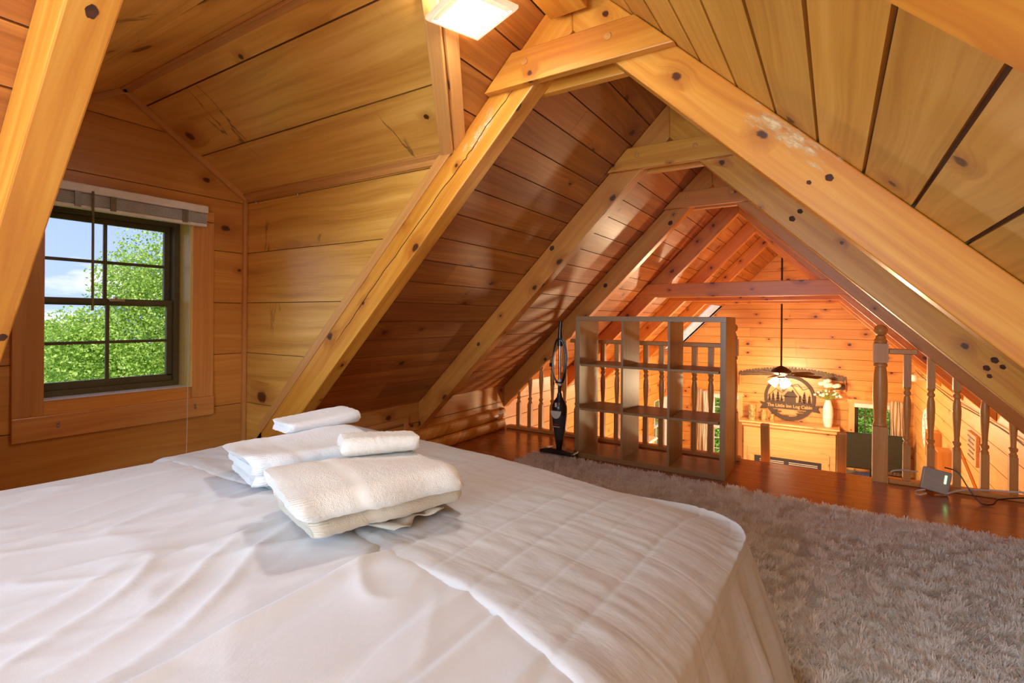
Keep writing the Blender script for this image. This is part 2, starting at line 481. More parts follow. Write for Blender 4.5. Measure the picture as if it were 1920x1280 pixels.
# ------------------------------------------------------------------ room shell
def shell():
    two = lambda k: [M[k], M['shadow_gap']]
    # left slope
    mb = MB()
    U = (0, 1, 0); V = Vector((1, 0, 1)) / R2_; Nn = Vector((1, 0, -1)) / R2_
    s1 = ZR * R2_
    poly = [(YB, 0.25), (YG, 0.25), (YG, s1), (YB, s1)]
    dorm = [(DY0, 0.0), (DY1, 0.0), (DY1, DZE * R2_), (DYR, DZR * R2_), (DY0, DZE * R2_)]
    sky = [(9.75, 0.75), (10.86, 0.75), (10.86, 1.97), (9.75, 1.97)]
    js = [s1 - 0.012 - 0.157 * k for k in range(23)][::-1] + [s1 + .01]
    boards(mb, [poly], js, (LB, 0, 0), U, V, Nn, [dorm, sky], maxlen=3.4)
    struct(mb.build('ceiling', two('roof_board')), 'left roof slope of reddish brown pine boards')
    # right slope
    mb = MB()
    V = Vector((-K, 0, 1)) / RK; Nn = Vector((-1, 0, -K)) / RK
    s1 = ZR * RK
    poly = [(YB, 0.25), (YG, 0.25), (YG, s1), (YB, s1)]
    js = [2.6917 + 0.157 * k for k in range(-17, 6)]
    boards(mb, [poly], js, (RB, 0, 0), U, V, Nn, [], maxlen=4.6, gap=0.011, gapdepth=0.013)
    struct(mb.build('ceiling', two('right_board')), 'right roof slope of amber pine boards with dark grooves')
    # left wall (knee wall in the loft, side wall of the great room below)
    mb = MB()
    wl = (9.55, 10.55, -1.5, -0.42)
    boards(mb, [[(YB, ZF2), (YG, ZF2), (YG, 0.45), (YB, 0.45)]], [ZF2 - .01 + .18 * k for k in range(18)], (XL, 0, 0), (0, 1, 0), (0, 0, 1), (1, 0, 0),
           [[(DY0 - .02, -0.05), (DY1, -0.05), (DY1, 0.5), (DY0 - .02, 0.5)], [(wl[0], wl[2]), (wl[1], wl[2]), (wl[1], wl[3]), (wl[0], wl[3])]], maxlen=5.0)
    struct(mb.build('wall_left', two('great_board')), 'left side wall of pale orange pine boards under the roof')
    # right wall
    mb = MB()
    boards(mb, [[(YB, ZF2), (YG, ZF2), (YG, 0.53), (YB, 0.53)]], [ZF2 - .01 + .18 * k for k in range(19)], (XR, 0, 0), (0, 1, 0), (0, 0, 1), (-1, 0, 0), maxlen=4.4)
    struct(mb.build('wall_right', two('right_wall')), 'right side wall of pale orange pine boards')
    # far gable wall
    mb = MB()
    zt = lambda x: min(x - LB, (RB - x) / K)
    w1 = (0.30, 0.86, -1.45, -0.36); w2 = (-2.12, -1.62, -1.72, -0.40)
    gp = [(XL, ZF2), (XR, ZF2), (XR, zt(XR)), (XRG, ZR), (XL, zt(XL))]
    hs = [[(a, c), (b, c), (b, d), (a, d)] for a, b, c, d in (w1, w2)]
    boards(mb, [gp], [1.1507 - .181 * k for k in range(22)][::-1] + [1.1507 + .181 * k for k in range(1, 9)], (0, YG, 0), (1, 0, 0), (0, 0, 1), (0, -1, 0), hs, maxlen=3.1)
    struct(mb.build('wall_far', two('great_board')), 'far gable wall of bright knotty pine boards')
    # back gable wall, with an opening added for the fill light
    mb = MB()
    gp = [(XL, -0.05), (XR, -0.05), (XR, zt(XR)), (XRG, ZR), (XL, zt(XL))]
    wb = (-1.65, -0.05, 0.5, 1.8)
    boards(mb, [gp], [-.1 + .181 * k for k in range(16)], (0, YB, 0), (1, 0, 0), (0, 0, 1), (0, 1, 0), [[(wb[0], wb[2]), (wb[1], wb[2]), (wb[1], wb[3]), (wb[0], wb[3])]])
    struct(mb.build('wall_back', two('wall_board')), 'gable wall behind the head of the bed')
    mb = MB()
    mb.aabb(-2.86, 1.13, 3.0, YG, ZF2 - .1, ZF2, 1)
    struct(mb.build('floor', M['floor']), 'great room floor below the loft')
    mb = MB()
    mb.aabb(-2.86, 1.13, 2.85, 3.0, ZF2, -0.27, 0)
    struct(mb.build('wall_under_loft', M['great_board']), 'wall under the loft')
    # loft floor, planks run across
    mb = MB()
    y = YB; k = 0
    while y < YE - 1e-4:
        y2 = min(y + 0.19, YE)
        x = XL - (0.0 if not (DY0 < y < DY1) else 0.2) ; st = (k * 0.47) % 1.3
        xx = x
        first = True
        while xx < XR - 1e-6:
            x2 = min(xx + (st + 0.2 if first else 1.3), XR); first = False
            mb.aabb(xx + .0004, x2 - .0004, y + .0006, y2 - .0006, -0.02, 0.0, 0)
            xx = x2
        y = y2; k += 1
    struct(mb.build('floor', M['floor']), 'glossy reddish brown plank floor of the loft')
    mb = MB()
    mb.aabb(XL, XR, YB, YE - .005, -0.26, -0.02, 0)
    mb.aabb(XD, XL, DY0, DY1, -0.26, -0.02, 0)
    struct(mb.build('trim_20', M['beam']), 'joists and edge of the loft floor')
    # dormer: window wall
    mb = MB()
    wh = [(0.845, 0.72), (1.485, 0.72), (1.485, 1.665), (0.845, 1.665)]
    boards(mb, [[(DY0, 0), (DY1, 0), (DY1, DZE), (DYR, DZR), (DY0, DZE)]], [-0.03] + [0.282 + .305 * k for k in range(8)], (XD, 0, 0), (0, 1, 0), (0, 0, 1), (1, 0, 0), [wh], gap=0.004)
    struct(mb.build('wall_dormer', two('wall_board')), 'dormer wall of wide pine boards around the window')
    for y, nrm in ((DY1, (0, -1, 0)), (DY0, (0, 1, 0))):
        mb = MB()
        boards(mb, [[(XD, 0), (XL, 0), (XL, XL - LB), (XD, XL - LB)], [(XD, XL - LB), (XL, XL - LB), (DZE + LB, DZE), (XD, DZE)]],
               [-0.03] + [0.285 + .305 * k for k in range(7)], (0, y, 0), (1, 0, 0), (0, 0, 1), nrm, gap=0.004)
        struct(mb.build('wall_dormer_side', two('dormer_board')), 'side wall of the dormer in wide pine boards')
    # dormer ceiling slopes
    for sgn in (1, -1):
        ye = DY1 if sgn > 0 else DY0
        V = Vector((0, -sgn * abs(ye - DYR), DZR - DZE)); ln = V.length; V.normalize()
        Nn = Vector((0, -sgn * (DZR - DZE), -abs(ye - DYR))).normalized()
        mb = MB()
        poly = [(XD, 0), (DZE + LB, 0), (DZR + LB, ln), (XD, ln)]
        boards(mb, [poly], [-.01, .33, .665, ln + .01], (0, ye, DZE), (1, 0, 0), V, Nn, gap=0.007)
        struct(mb.build('ceiling_dormer', two('dormer_board')), 'sloping dormer ceiling of very wide pine boards')
shell()

# --- trims
def trim(n, mb, label, mat='trim', bev=0.003):
    return struct(mb.build('trim_%d' % n, M[mat], bevel=bev), label)

def bar(mb, a, b, w, t, wd, td, grain=0):
    """straight strip from a to b, width w along wd, thickness t along td (corner a)"""
    a = Vector(a); b = Vector(b); mb.box(a, b - a, Vector(wd).normalized() * w, Vector(td).normalized() * t, grain)

tn = [1]
def T(a, b, w, t, wd, td, label):
    mb = MB(); bar(mb, a, b, w, t, wd, td); trim(tn[0], mb, label); tn[0] += 1

# dormer trims
T((XD, DY1 - .002, 0), (XD, DY1 - .002, DZE), .022, .022, (1, 0, 0), (0, -1, 0), 'vertical corner trim of the dormer')
T((XD + .02, DY1 - .0, DZE - .03), (DZE + LB, DY1 - .0, DZE - .03), .03, .016, (0, 0, 1), (0, -1, 0), 'trim along the foot of the dormer ceiling')
dv = Vector((0, -(DY1 - DYR), DZR - DZE)).normalized(); dn = Vector((0, -(DZR - DZE), -(DY1 - DYR))).normalized()
T(Vector((XD + .02, DY1, DZE)) + dn * .0, Vector((DZE + LB, DY1, DZE)), .035, .014, dv, dn, 'second trim along the foot of the dormer ceiling')
T((XD + .001, DY1, DZE), (XD + .001, DYR, DZR), .022, .03, (1, 0, 0), dn, 'sloping trim where dormer wall meets ceiling, window side')
dv2 = Vector((0, (DYR - DY0), DZR - DZE)).normalized(); dn2 = Vector((0, (DZR - DZE), -(DYR - DY0))).normalized()
T((XD + .001, DY0, DZE), (XD + .001, DYR, DZR), .022, .03, (1, 0, 0), dn2, 'sloping trim on the other side of the dormer gable')
T(Vector((XD + .02, DYR, DZR)), Vector((DZR + LB, DYR, DZR)), .03, .012, -dv, dn, 'ridge trim of the dormer ceiling')
T(Vector((XD + .02, DYR, DZR)), Vector((DZR + LB, DYR, DZR)), .03, .012, -dv2, dn2, 'other ridge trim of the dormer ceiling')
# valley trims (dormer ceiling meets main slope)
va = Vector((DZE + LB, DY1, DZE)); vb = Vector((DZR + LB, DYR, DZR)); vdir = (vb - va).normalized()
nm = Vector((1, 0, -1)).normalized()
w1 = nm.cross(vdir); w1 = w1 if w1.y > 0 else -w1
T(va, vb, .055, .016, w1, nm, 'valley trim on the main slope')
w2 = dn.cross(vdir); w2 = w2 if w2.x < 0 else -w2
T(va, vb, .06, .018, w2, dn, 'valley trim on the dormer ceiling')
# trim on dormer side wall beside the rafter
sl = Vector((1, 0, 1)).normalized()
T(Vector((XL, DY1, XL - LB)), Vector((DZE + LB, DY1, DZE)), .05, .03, Vector((-1, 0, 1)).normalized(), (0, -1, 0), 'sloping trim on the dormer side wall beside the rafter')
# small access door in the knee wall
mb = MB()
mb.aabb(XL, XL + .016, 2.40, 2.995, .29, .33, 1); mb.aabb(XL, XL + .016, 2.955, 2.995, .0, .29, 2); mb.aabb(XL, XL + .016, 2.40, 2.44, .0, .29, 2)
struct(mb.build('door_1', M['trim'], bevel=.002), 'small framed access door low in the knee wall')
# logs at the foot of the left knee wall
for z0, z1 in ((0.0, .105), (.108, .213)):
    mb = MB()
    prof = []
    n = 8
    for i in range(n + 1):
        a = -PI / 2 + PI * i / n
        prof.append((XL + .012 + .032 * math.cos(a) ** .6 if abs(math.cos(a)) > 1e-6 else XL + .012, (z0 + z1) / 2 + (z1 - z0) / 2 * math.sin(a)))
    prof = [(XL, z0)] + prof + [(XL, z1)]
    mb.prism(prof, (0, 2.0, 0), (1, 0, 0), (0, 0, 1), (0, 1, 0), 2.36)
    tn_ = mb.build('trim_%d' % tn[0], M['beam']); tn[0] += 1
    struct(tn_, 'rounded log at the foot of the knee wall')

# ------------------------------------------------------------------ rafters, collars, ties
def rafter(i, side):
    y0, y1 = YS[i], YS[i] + RT
    mb = MB()
    if side == 'L':
        # polygon in x,z
        xr = (RU - LU) / (1 + K) + LU; zr = xr - LU            # meeting of undersides
        zt_ = ZR - .002
        P = [(XL + .001, XL - LU), (xr, zr), (XRG, zt_), (XL + .001, XL - LB - .002)]
        e = Vector((1, 0, 1)) / R2_
    else:
        xr = (RU - LU) / (1 + K) + LU; zr = xr - LU
        P = [(XR - .001, (RU - XR) / K), (xr, zr), (XRG, ZR - .002), (XR - .001, (RB - XR) / K - .002)]
        e = Vector((-K, 0, 1)) / RK
    f = Vector((e.z, 0, -e.x)) * (1 if side == 'L' else -1)
    r = random.random()
    # rotate to local (along e, along f)
    loc = [((a * e.x + b * e.z), (a * f.x + b * f.z)) for a, b in P]
    mb.prism(loc, (0, y0, 0), e, f, (0, 1, 0), RT, r)
    # the underside faces need across-the-grain coordinates
    nm_ = ['first (nearest)', 'second', 'third', 'fourth', 'fifth', 'sixth', 'seventh', 'eighth'][i]
    what = {('L', 0): 'near pine rafter crossing the left edge of the window',
            ('L', 1): 'cracked pine rafter of the left slope beside the dormer wall, between window and towels',
            ('L', 2): 'left pine rafter with dark knots meeting the floor behind the towels',
            ('L', 3): 'left rafter in line with the railing, behind the stick vacuum',
            ('R', 0): 'blurred rafter in the top right corner above the camera',
            ('R', 1): 'wide bright pine rafter of the right slope with a pale worn patch',
            ('R', 2): 'right slope rafter with a cluster of small knots, partly hidden behind the wide bright one',
            ('R', 3): 'dark undersided right rafter that the railing balusters run up to'}
    lab = what.get((side, i), '%s slope rafter of the great room, %s frame beyond the railing' % ('left' if side == 'L' else 'right', ['', '', '', '', 'first', 'second', 'third', 'fourth'][i]))
    o = mb.build('rafter', M['beam_red' if (side, i) in (('L', 2), ('L', 3), ('R', 3), ('L', 4), ('L', 5), ('L', 6)) else 'beam'], bevel=.005)
    tag(o, lab, 'rafter', 'roof rafters')
    return o
RAF = {}
for i in range(len(YS)):
    RAF['L', i] = rafter(i, 'L'); RAF['R', i] = rafter(i, 'R')

# drying crack down the face of the second left rafter
ck = [(-1.10, 2.07), (-1.137, 2.034), (-1.253, 1.927), (-1.325, 1.843), (-1.397, 1.778), (-1.551, 1.632), (-1.779, 1.411), (-1.989, 1.202), (-2.154, 1.033), (-2.254, 0.933)]
pp = []
for (a0, b0), (a1, b1) in zip(ck[:-1], ck[1:]):
    for q in range(6):
        t = q / 6; pp.append((a0 + (a1 - a0) * t + random.uniform(-.003, .003), b0 + (b1 - b0) * t + random.uniform(-.003, .003)))
mb = MB()
for k in range(len(pp) - 1):
    w_ = .0022 * min(1, (k + 1) / 8, (len(pp) - 1 - k) / 8); n_ = Vector((pp[k + 1][1] - pp[k][1], 0, pp[k][0] - pp[k + 1][0])).normalized() * w_
    p0 = Vector((pp[k][0], YS[1] - .0006, pp[k][1])); p1 = Vector((pp[k + 1][0], YS[1] - .0006, pp[k + 1][1]))
    mb.poly([p0 - n_, p1 - n_, p1 + n_, p0 + n_])
M['crack'] = plain('dark_crack', (48, 28, 14), .9)
mb.build('crack', M['crack'], RAF['L', 1])

def worn_mat():
    m, nt, b = nodemat('pale_worn_wood')
    b.inputs['Base Color'].default_value = S((240, 214, 160)); b.inputs['Roughness'].default_value = .6
    uv = nt.nodes.new('ShaderNodeUVMap'); uv.uv_map = 'UVMap'
    sp = nt.nodes.new('ShaderNodeSeparateXYZ'); nt.links.new(uv.outputs[0], sp.inputs[0])
    du = math_node(nt, 'ABSOLUTE', math_node(nt, 'SUBTRACT', sp.outputs[0], .5)); dv_ = math_node(nt, 'ABSOLUTE', math_node(nt, 'SUBTRACT', sp.outputs[1], .5))
    r = math_node(nt, 'MAXIMUM', du, dv_)
    mp = nt.nodes.new('ShaderNodeMapping'); mp.inputs['Scale'].default_value = (5, 3, 1); nt.links.new(uv.outputs[0], mp.inputs[0])
    n = nt.nodes.new('ShaderNodeTexNoise'); n.inputs['Scale'].default_value = 1.2; n.inputs['Detail'].default_value = 7; n.inputs['Roughness'].default_value = .7; nt.links.new(mp.outputs[0], n.inputs['Vector'])
    a = math_node(nt, 'SUBTRACT', n.outputs[0], math_node(nt, 'MULTIPLY', math_node(nt, 'MULTIPLY', r, r), 1.3))
    mr = nt.nodes.new('ShaderNodeMapRange'); mr.interpolation_type = 'SMOOTHSTEP'; mr.inputs['From Min'].default_value = .36; mr.inputs['From Max'].default_value = .6; mr.inputs['To Max'].default_value = .75
    nt.links.new(a, mr.inputs['Value']); nt.links.new(mr.outputs[0], b.inputs['Alpha'])
    return m
M['worn'] = worn_mat()
def patch(par, a, b_, w):
    a = Vector((a[0], YS[1] - .0004, a[1])); b_ = Vector((b_[0], YS[1] - .0004, b_[1])); d = (b_ - a).normalized(); n_ = Vector((d.z, 0, -d.x)) * w
    m_ = MB(); m_.poly([a - n_, b_ - n_, b_ + n_, a + n_], [(0, 0), (1, 0), (1, 1), (0, 1)]); o_ = m_.build('worn_patch', M['worn'], par)
patch(RAF['R', 1], (-.29, 1.84), (.03, 1.53), .045)
patch(RAF['L', 1], (-1.16, 2.03), (-1.40, 1.79), .045)

ZC, HC = 2.048, 0.135
def collar(y, z0, h, label, plug=True, cat='collar beam', group='collar boards', front=True):
    t = .038
    z1 = z0 + h
    P = [(z0 + LB + .004, z0), (RB - K * z0 - .004, z0), (RB - K * z1 - .004, z1), (z1 + LB + .004, z1)]
    mb = MB(); mb.prism(P, (0, y, 0), (1, 0, 0), (0, 0, 1), (0, 1, 0), t)
    root = thing('collar_board', label, cat, (XRG, y, z0), group)
    bd = mb.build('board', M['beam_red' if y > 4 else 'beam'], root, bevel=.004)
    if plug:
        for x in (z0 + LB + .2, RB - K * z0 - .24):
            m2 = MB(); m2.lathe([(0, -.004), (.013, -.003), (.015, 0), (.015, .01)], (x, y, z0 + h * .62), 16, axis=(0, 1, 0))
            pl = m2.build('peg', M['baluster'], bd, smooth=True)
    return root
names = {1: 'nearest, at top of the picture', 2: 'second from the camera', 3: 'third, over the railing'}
for i in (0, 1, 2, 3):
    lab = {0: 'collar board overhead behind the camera', 1: 'big pine collar board nearest the ceiling lamp, with wooden peg', 2: 'middle collar board joining the second pair of rafters',
           3: 'darker collar board above the railing'}[i]
    collar(YS[i] - .038, ZC, HC, lab)
    collar(YS[i] + RT, ZC, HC, {0: 'rear collar board overhead behind the camera', 1: 'rear twin of the big collar board, only its lower edge shows', 2: 'rear twin of the middle collar board',
           3: 'rear twin of the collar board above the railing'}[i], plug=False)
for i, n in ((4, 'first'), (5, 'second'), (6, 'third')):
    collar(YS[i] - .038, 1.363, .148, 'long tie board across the great room, %s one beyond the railing' % n, plug=False, cat='tie beam', group='tie boards of the great room')
    collar(YS[i] + RT, 1.363, .148, 'rear board of the %s great room tie' % n, plug=False, cat='tie beam', group='tie boards of the great room')
mb = MB(); mb.aabb(-.925, -.775, YB + .01, 1.725, 2.255, 2.385, 1)
tag(mb.build('ridge_beam', M['beam'], bevel=.004), 'square ridge beam with a dark knot, its end above the big collar board', 'beam')

# big knots
M['knot'] = plain('dark_knot', (78, 42, 22), .85, vary=.35, scale=60)
def knot(par, p, nrm, r, stretch=(1, 0, 0), k=1.4):
    nrm = Vector(nrm).normalized(); e = (Vector(stretch) - nrm * Vector(stretch).dot(nrm)).normalized(); f = nrm.cross(e); p = Vector(p) + nrm * .0009
    m_ = MB(); pts = [p + e * (r * k * math.cos(2 * PI * q / 20) * (1 + .08 * math.sin(q * 2.3))) + f * (r * math.sin(2 * PI * q / 20) * (1 + .1 * math.sin(q * 1.7))) for q in range(20)]
    m_.poly(pts); m_.build('knot', M['knot'], par)
nl, nr_, fr_ = (1, 0, -1), (-1, 0, -K), (0, -1, 0)
knot(RAF['L', 0], (-1.319, 0.435, 1.753), nl, 0.011, (1, 0, 1))
knot(RAF['L', 0], (-2.019, 0.464, 1.053), nl, 0.011, (1, 0, 1))
knot(RAF['R', 1], (-0.018, 1.770, 1.540), fr_, 0.010, (-1, 0, 1), 1.2)
knot(RAF['R', 1], (-0.070, 1.770, 1.533), fr_, 0.006, (-1, 0, 1), 1.2)
knot(RAF['R', 2], (0.609, 3.120, 0.948), fr_, 0.013, (-1, 0, 1), 1.2)
knot(RAF['R', 2], (0.636, 3.120, 0.919), fr_, 0.010, (-1, 0, 1), 1.2)
knot(RAF['R', 2], (0.582, 3.120, 0.911), fr_, 0.012, (-1, 0, 1), 1.2)
knot(RAF['R', 2], (-0.200, 3.120, 1.664), fr_, 0.014, (-1, 0, 1), 1.2)
knot(RAF['R', 2], (-0.163, 3.120, 1.700), fr_, 0.012, (-1, 0, 1), 1.2)
knot(RAF['R', 2], (0.592, 3.120, 0.875), fr_, 0.009, (-1, 0, 1), 1.2)
knot(RAF['L', 2], (-2.883, 3.120, 0.241), fr_, 0.016, (1, 0, 1), 1.2)
knot(RAF['L', 2], (-2.263, 3.120, 0.923), fr_, 0.013, (1, 0, 1), 1.2)
knot(RAF['L', 2], (-1.648, 3.120, 1.602), fr_, 0.016, (1, 0, 1), 1.2)
knot(RAF['L', 3], (-1.189, 4.390, 1.937), fr_, 0.018, (1, 0, 1), 1.2)
knot(RAF['L', 3], (-1.769, 4.390, 1.423), fr_, 0.018, (1, 0, 1), 1.2)
# ------------------------------------------------------------------ dormer window
def glass_mat():
    m, nt, b = nodemat('window_glass')
    nt.nodes.remove(b)
    out = nt.nodes['Material Output']
    tr = nt.nodes.new('ShaderNodeBsdfTransparent'); gl = nt.nodes.new('ShaderNodeBsdfGlossy'); gl.inputs['Roughness'].default_value = 0.02
    fr = nt.nodes.new('ShaderNodeFresnel'); fr.inputs[0].default_value = 1.45
    mx = nt.nodes.new('ShaderNodeMixShader')
    sc = math_node(nt, 'MULTIPLY', fr.outputs[0], 0.6)
    nt.links.new(sc, mx.inputs[0]); nt.links.new(tr.outputs[0], mx.inputs[1]); nt.links.new(gl.outputs[0], mx.inputs[2])
    nt.links.new(mx.outputs[0], out.inputs[0])
    return m
M['glass'] = glass_mat()

def window(n, fr, frame_w, o, U, Nin, rows, cols, mat='dark_frame', depth=.07, label='', sashes=2, frame_t=.028):
    """opening fr=(u0,u1,z0,z1); o origin point of u=0; Nin points into the room"""
    root = bpy.data.objects.new('window_%d' % n, None); COL.objects.link(root); root.location = o
    root['kind'] = 'structure'; root['label'] = label
    U = Vector(U); Nn = Vector(Nin); o = Vector(o); Zv = Vector((0, 0, 1))
    u0, u1, z0, z1 = fr
    def bx(mb, a, b, c, d, n0, n1):
        mb.box(o + U * a + Zv * c + Nn * n0 - Vector((0, 0, o.z)), U * (b - a), Zv * (d - c), Nn * (n1 - n0), 0)
    mb = MB(); w = frame_w
    bx(mb, u0, u1, z0, z0 + w, -depth - .05, -depth + .03); bx(mb, u0, u1, z1 - w, z1, -depth - .05, -depth + .03)
    bx(mb, u0, u0 + w, z0 + w, z1 - w, -depth - .05, -depth + .03); bx(mb, u1 - w, u1, z0 + w, z1 - w, -depth - .05, -depth + .03)
    mb.build('frame', M[mat], root, bevel=.002)
    zm = (z0 + z1) / 2
    for si in range(sashes):
        a, b = u0 + w, u1 - w
        c, d = (z0 + w, zm + .018) if si == 0 else (zm - .018, z1 - w)
        if sashes == 1: c, d = z0 + w, z1 - w
        nn = -depth + (.012 if si == 0 else -.022)
        sm = MB(); t = frame_t
        bx(sm, a, b, c, c + (t * 1.3 if si == 0 else t), nn - .022, nn); bx(sm, a, b, d - t, d, nn - .022, nn)
        bx(sm, a, a + t, c + t, d - t, nn - .022, nn); bx(sm, b - t, b, c + t, d - t, nn - .022, nn)
        for k in range(1, cols): 
            u = a + (b - a) * k / cols; bx(sm, u - .008, u + .008, c + t, d - t, nn - .018, nn - .004)
        for k in range(1, rows):
            z = c + (d - c) * k / rows; bx(sm, a + t, b - t, z - .008, z + .008, nn - .019, nn - .005)
        sa = sm.build('sash', M[mat], root, bevel=.0015)
        g = MB(); bx(g, a + t * .6, b - t * .6, c + t * .6, d - t * .6, nn - .013, nn - .010)
        g.build('pane', M['glass'], sa)
    return root

w1root = window(1, (0.80, 1.47, 0.722, 1.650), .03, (XD, 0, 0), (0, 1, 0), (1, 0, 0), 2, 2, depth=.13, label='double hung dormer window with dark frame and muntins')
mb = MB()  # jamb liners
mb.aabb(XD - .20, XD - .031, .79, .80, .72, 1.665, 2); mb.aabb(XD - .20, XD + .0175, 1.47, 1.4845, .72, 1.665, 2)
mb.aabb(XD - .20, XD + .0175, .8455, 1.47, 1.65, 1.6645, 1)
mb.build('jamb', M['jamb'], w1root)
mb = MB(); mb.aabb(XD - .20, XD + .012, .8455, 1.4845, .7205, .7225, 1)
mb.build('sill', M['white_paint'], w1root, bevel=.002)
mb = MB()
mb.aabb(XD, XD + .018, .735, .845, .655, 1.70, 2)
mb.build('casing', M['trim'], w1root, bevel=.003)
mb = MB(); mb.aabb(XD, XD + .018, 1.485, 1.60, .655, 1.655, 2)
mb.build('casing', M['trim'], w1root, bevel=.003)
mb = MB(); mb.aabb(XD, XD + .02, .735, 1.605, .545, .655, 1)
mb.build('apron', M['trim'], w1root, bevel=.004)
mb = MB(); mb.aabb(XD, XD + .018, .735, 1.60, 1.66, 1.72, 1)
mb.build('casing', M['trim'], w1root, bevel=.003)
for y in (.895, 1.5):
    mb = MB(); mb.lathe([(0, 0), (.006, .001), (.007, .004)], (XD + .026, y, .615), 10, axis=(-1, 0, 0)); mb.lathe([(0, 0), (.006, .001), (.007, .004)], (XD + .026, y, .60), 10, axis=(-1, 0, 0))
    mb.build('screw', M['metal'], w1root)
# sash lock
mb = MB(); mb.aabb(XD - .112, XD - .09, 1.13, 1.20, 1.19, 1.203); mb.aabb(XD - .10, XD - .085, 1.15, 1.165, 1.20, 1.212)
mb.build('sash_lock', M['metal'], w1root, bevel=.002)

# blind
bl = thing('window_blind', 'raised white mini blind with headrail above the dormer window', 'blind', (XD, 1.2, 1.66))
mb = MB(); mb.aabb(XD + .02, XD + .062, .79, 1.545, 1.70, 1.742, 1); mb.build('headrail', M['white_plastic'], bl, bevel=.006)
mb = MB()
for k in range(9):
    z = 1.645 + k * .0058; mb.aabb(XD + .026, XD + .056, .80, 1.54, z, z + .0022, 1)
mb.build('slats', M['white_plastic'], bl)
mb = MB(); mb.aabb(XD + .024, XD + .058, .80, 1.54, 1.622, 1.641, 1); mb.build('bottom_rail', M['white_plastic'], bl, bevel=.005)
M['wand'] = plain('clear_plastic', (120, 110, 90), 0.2)
mb = MB(); mb.tube([(XD + .07, 1.005, 1.71), (XD + .072, 1.005, 1.4), (XD + .07, 1.006, 1.14)], .0055, 8); mb.build('tilt_wand', M['wand'], bl, smooth=True)
for y in (.95, 1.09, 1.42):
    mb = MB(); mb.aabb(XD + .058, XD + .064, y - .012, y + .012, 1.63, 1.70, 1); mb.build('ladder_tape', M['wand'], bl)
mb = MB(); mb.tube([(XD + .068, 1.44, 1.70), (XD + .07, 1.44, 1.2), (XD + .072, 1.435, .62), (XD + .075, 1.43, .36)], .0016, 6); mb.build('pull_cord', M['lgrey'], bl, smooth=True)
# two tiny hooks on the dormer side wall
for x, z in ((-2.95, 1.80), (-2.55, 1.80)):
    mb = MB(); mb.tube([(x, DY1, z), (x, DY1 - .015, z), (x, DY1 - .02, z + .008), (x, DY1 - .026, z)], .003, 6)
    tag(mb.build('wall_hook', M['metal'], smooth=True), 'small metal hook on the dormer wall, %s' % ('close to the window corner' if x < -2.8 else 'farther from the window corner'), 'hook', 'hooks on the dormer wall')

# unseen back window, added as the source of the cool fill light
window(2, (-1.65, -0.05, 0.5, 1.8), .04, (0, YB, 0), (1, 0, 0), (0, 1, 0), 2, 3, label='window behind the bed head')

# ------------------------------------------------------------------ ceiling lamp
M['lamp_glass'] = plain('lit_frosted_glass', (255, 246, 232), 0.3, emit=(255, 252, 246), estr=55.0)
M['lamp_side'] = plain('lit_side_glass', (255, 246, 232), 0.3, emit=(255, 248, 236), estr=9.0)
M['lamp_rim'] = plain('pale_glass_rim', (236, 214, 180), 0.15, emit=(255, 222, 178), estr=0.25, coat=0.5)
cl = thing('ceiling_lamp', 'lit square glass ceiling lamp hanging beside the dormer', 'lamp', (-1.01, 1.33, 2.1))
def lamp():
    e1 = Vector((.94, -.36, 0)).normalized(); e2 = Vector((.36, .94, 0)).normalized(); c = Vector((-1.013, 1.34, 0))
    hw, hd = .118, .105
    def ring(mb, w0, d0, z0, w1, d1, z1):
        a = [c + e1 * sx * w0 + e2 * sy * d0 + Vector((0, 0, z0)) for sx, sy in ((-1, -1), (1, -1), (1, 1), (-1, 1))]
        b = [c + e1 * sx * w1 + e2 * sy * d1 + Vector((0, 0, z1)) for sx, sy in ((-1, -1), (1, -1), (1, 1), (-1, 1))]
        for i in range(4): mb.poly([a[i], a[(i + 1) % 4], b[(i + 1) % 4], b[i]])
        return a, b
    mb = MB()
    ring(mb, hw, hd, 2.112, hw, hd, 2.122); ring(mb, hw, hd, 2.122, hw - .02, hd - .02, 2.128)
    ring(mb, hw - .006, hd - .006, 2.104, hw, hd, 2.112); ring(mb, hw - .014, hd - .014, 2.104, hw - .006, hd - .006, 2.104)
    ring(mb, hw - .018, hd - .018, 2.110, hw - .014, hd - .014, 2.104)
    ring(mb, hw - .030, hd - .030, 2.104, hw - .018, hd - .018, 2.110)
    mb.build('rim', M['lamp_rim'], cl)
    mb = MB()
    a, b = ring(mb, hw - .036, hd - .036, 2.100, hw - .030, hd - .030, 2.104)
    mb.poly(a[::-1])
    mb.build('diffuser', M['lamp_glass'], cl)
    mb = MB()
    a, b = ring(mb, hw - .03, hd - .03, 2.128, hw - .05, hd - .05, 2.165); mb.poly(b)
    mb.build('housing', M['lamp_side'], cl)
    mb = MB(); mb.lathe([(.012, 2.16), (.012, 2.20), (.05, 2.215), (.055, 2.235), (.055, 2.30)], (c.x, c.y, 0), 20)
    mb.build('canopy', M['white_paint'], cl, smooth=True)
lamp()

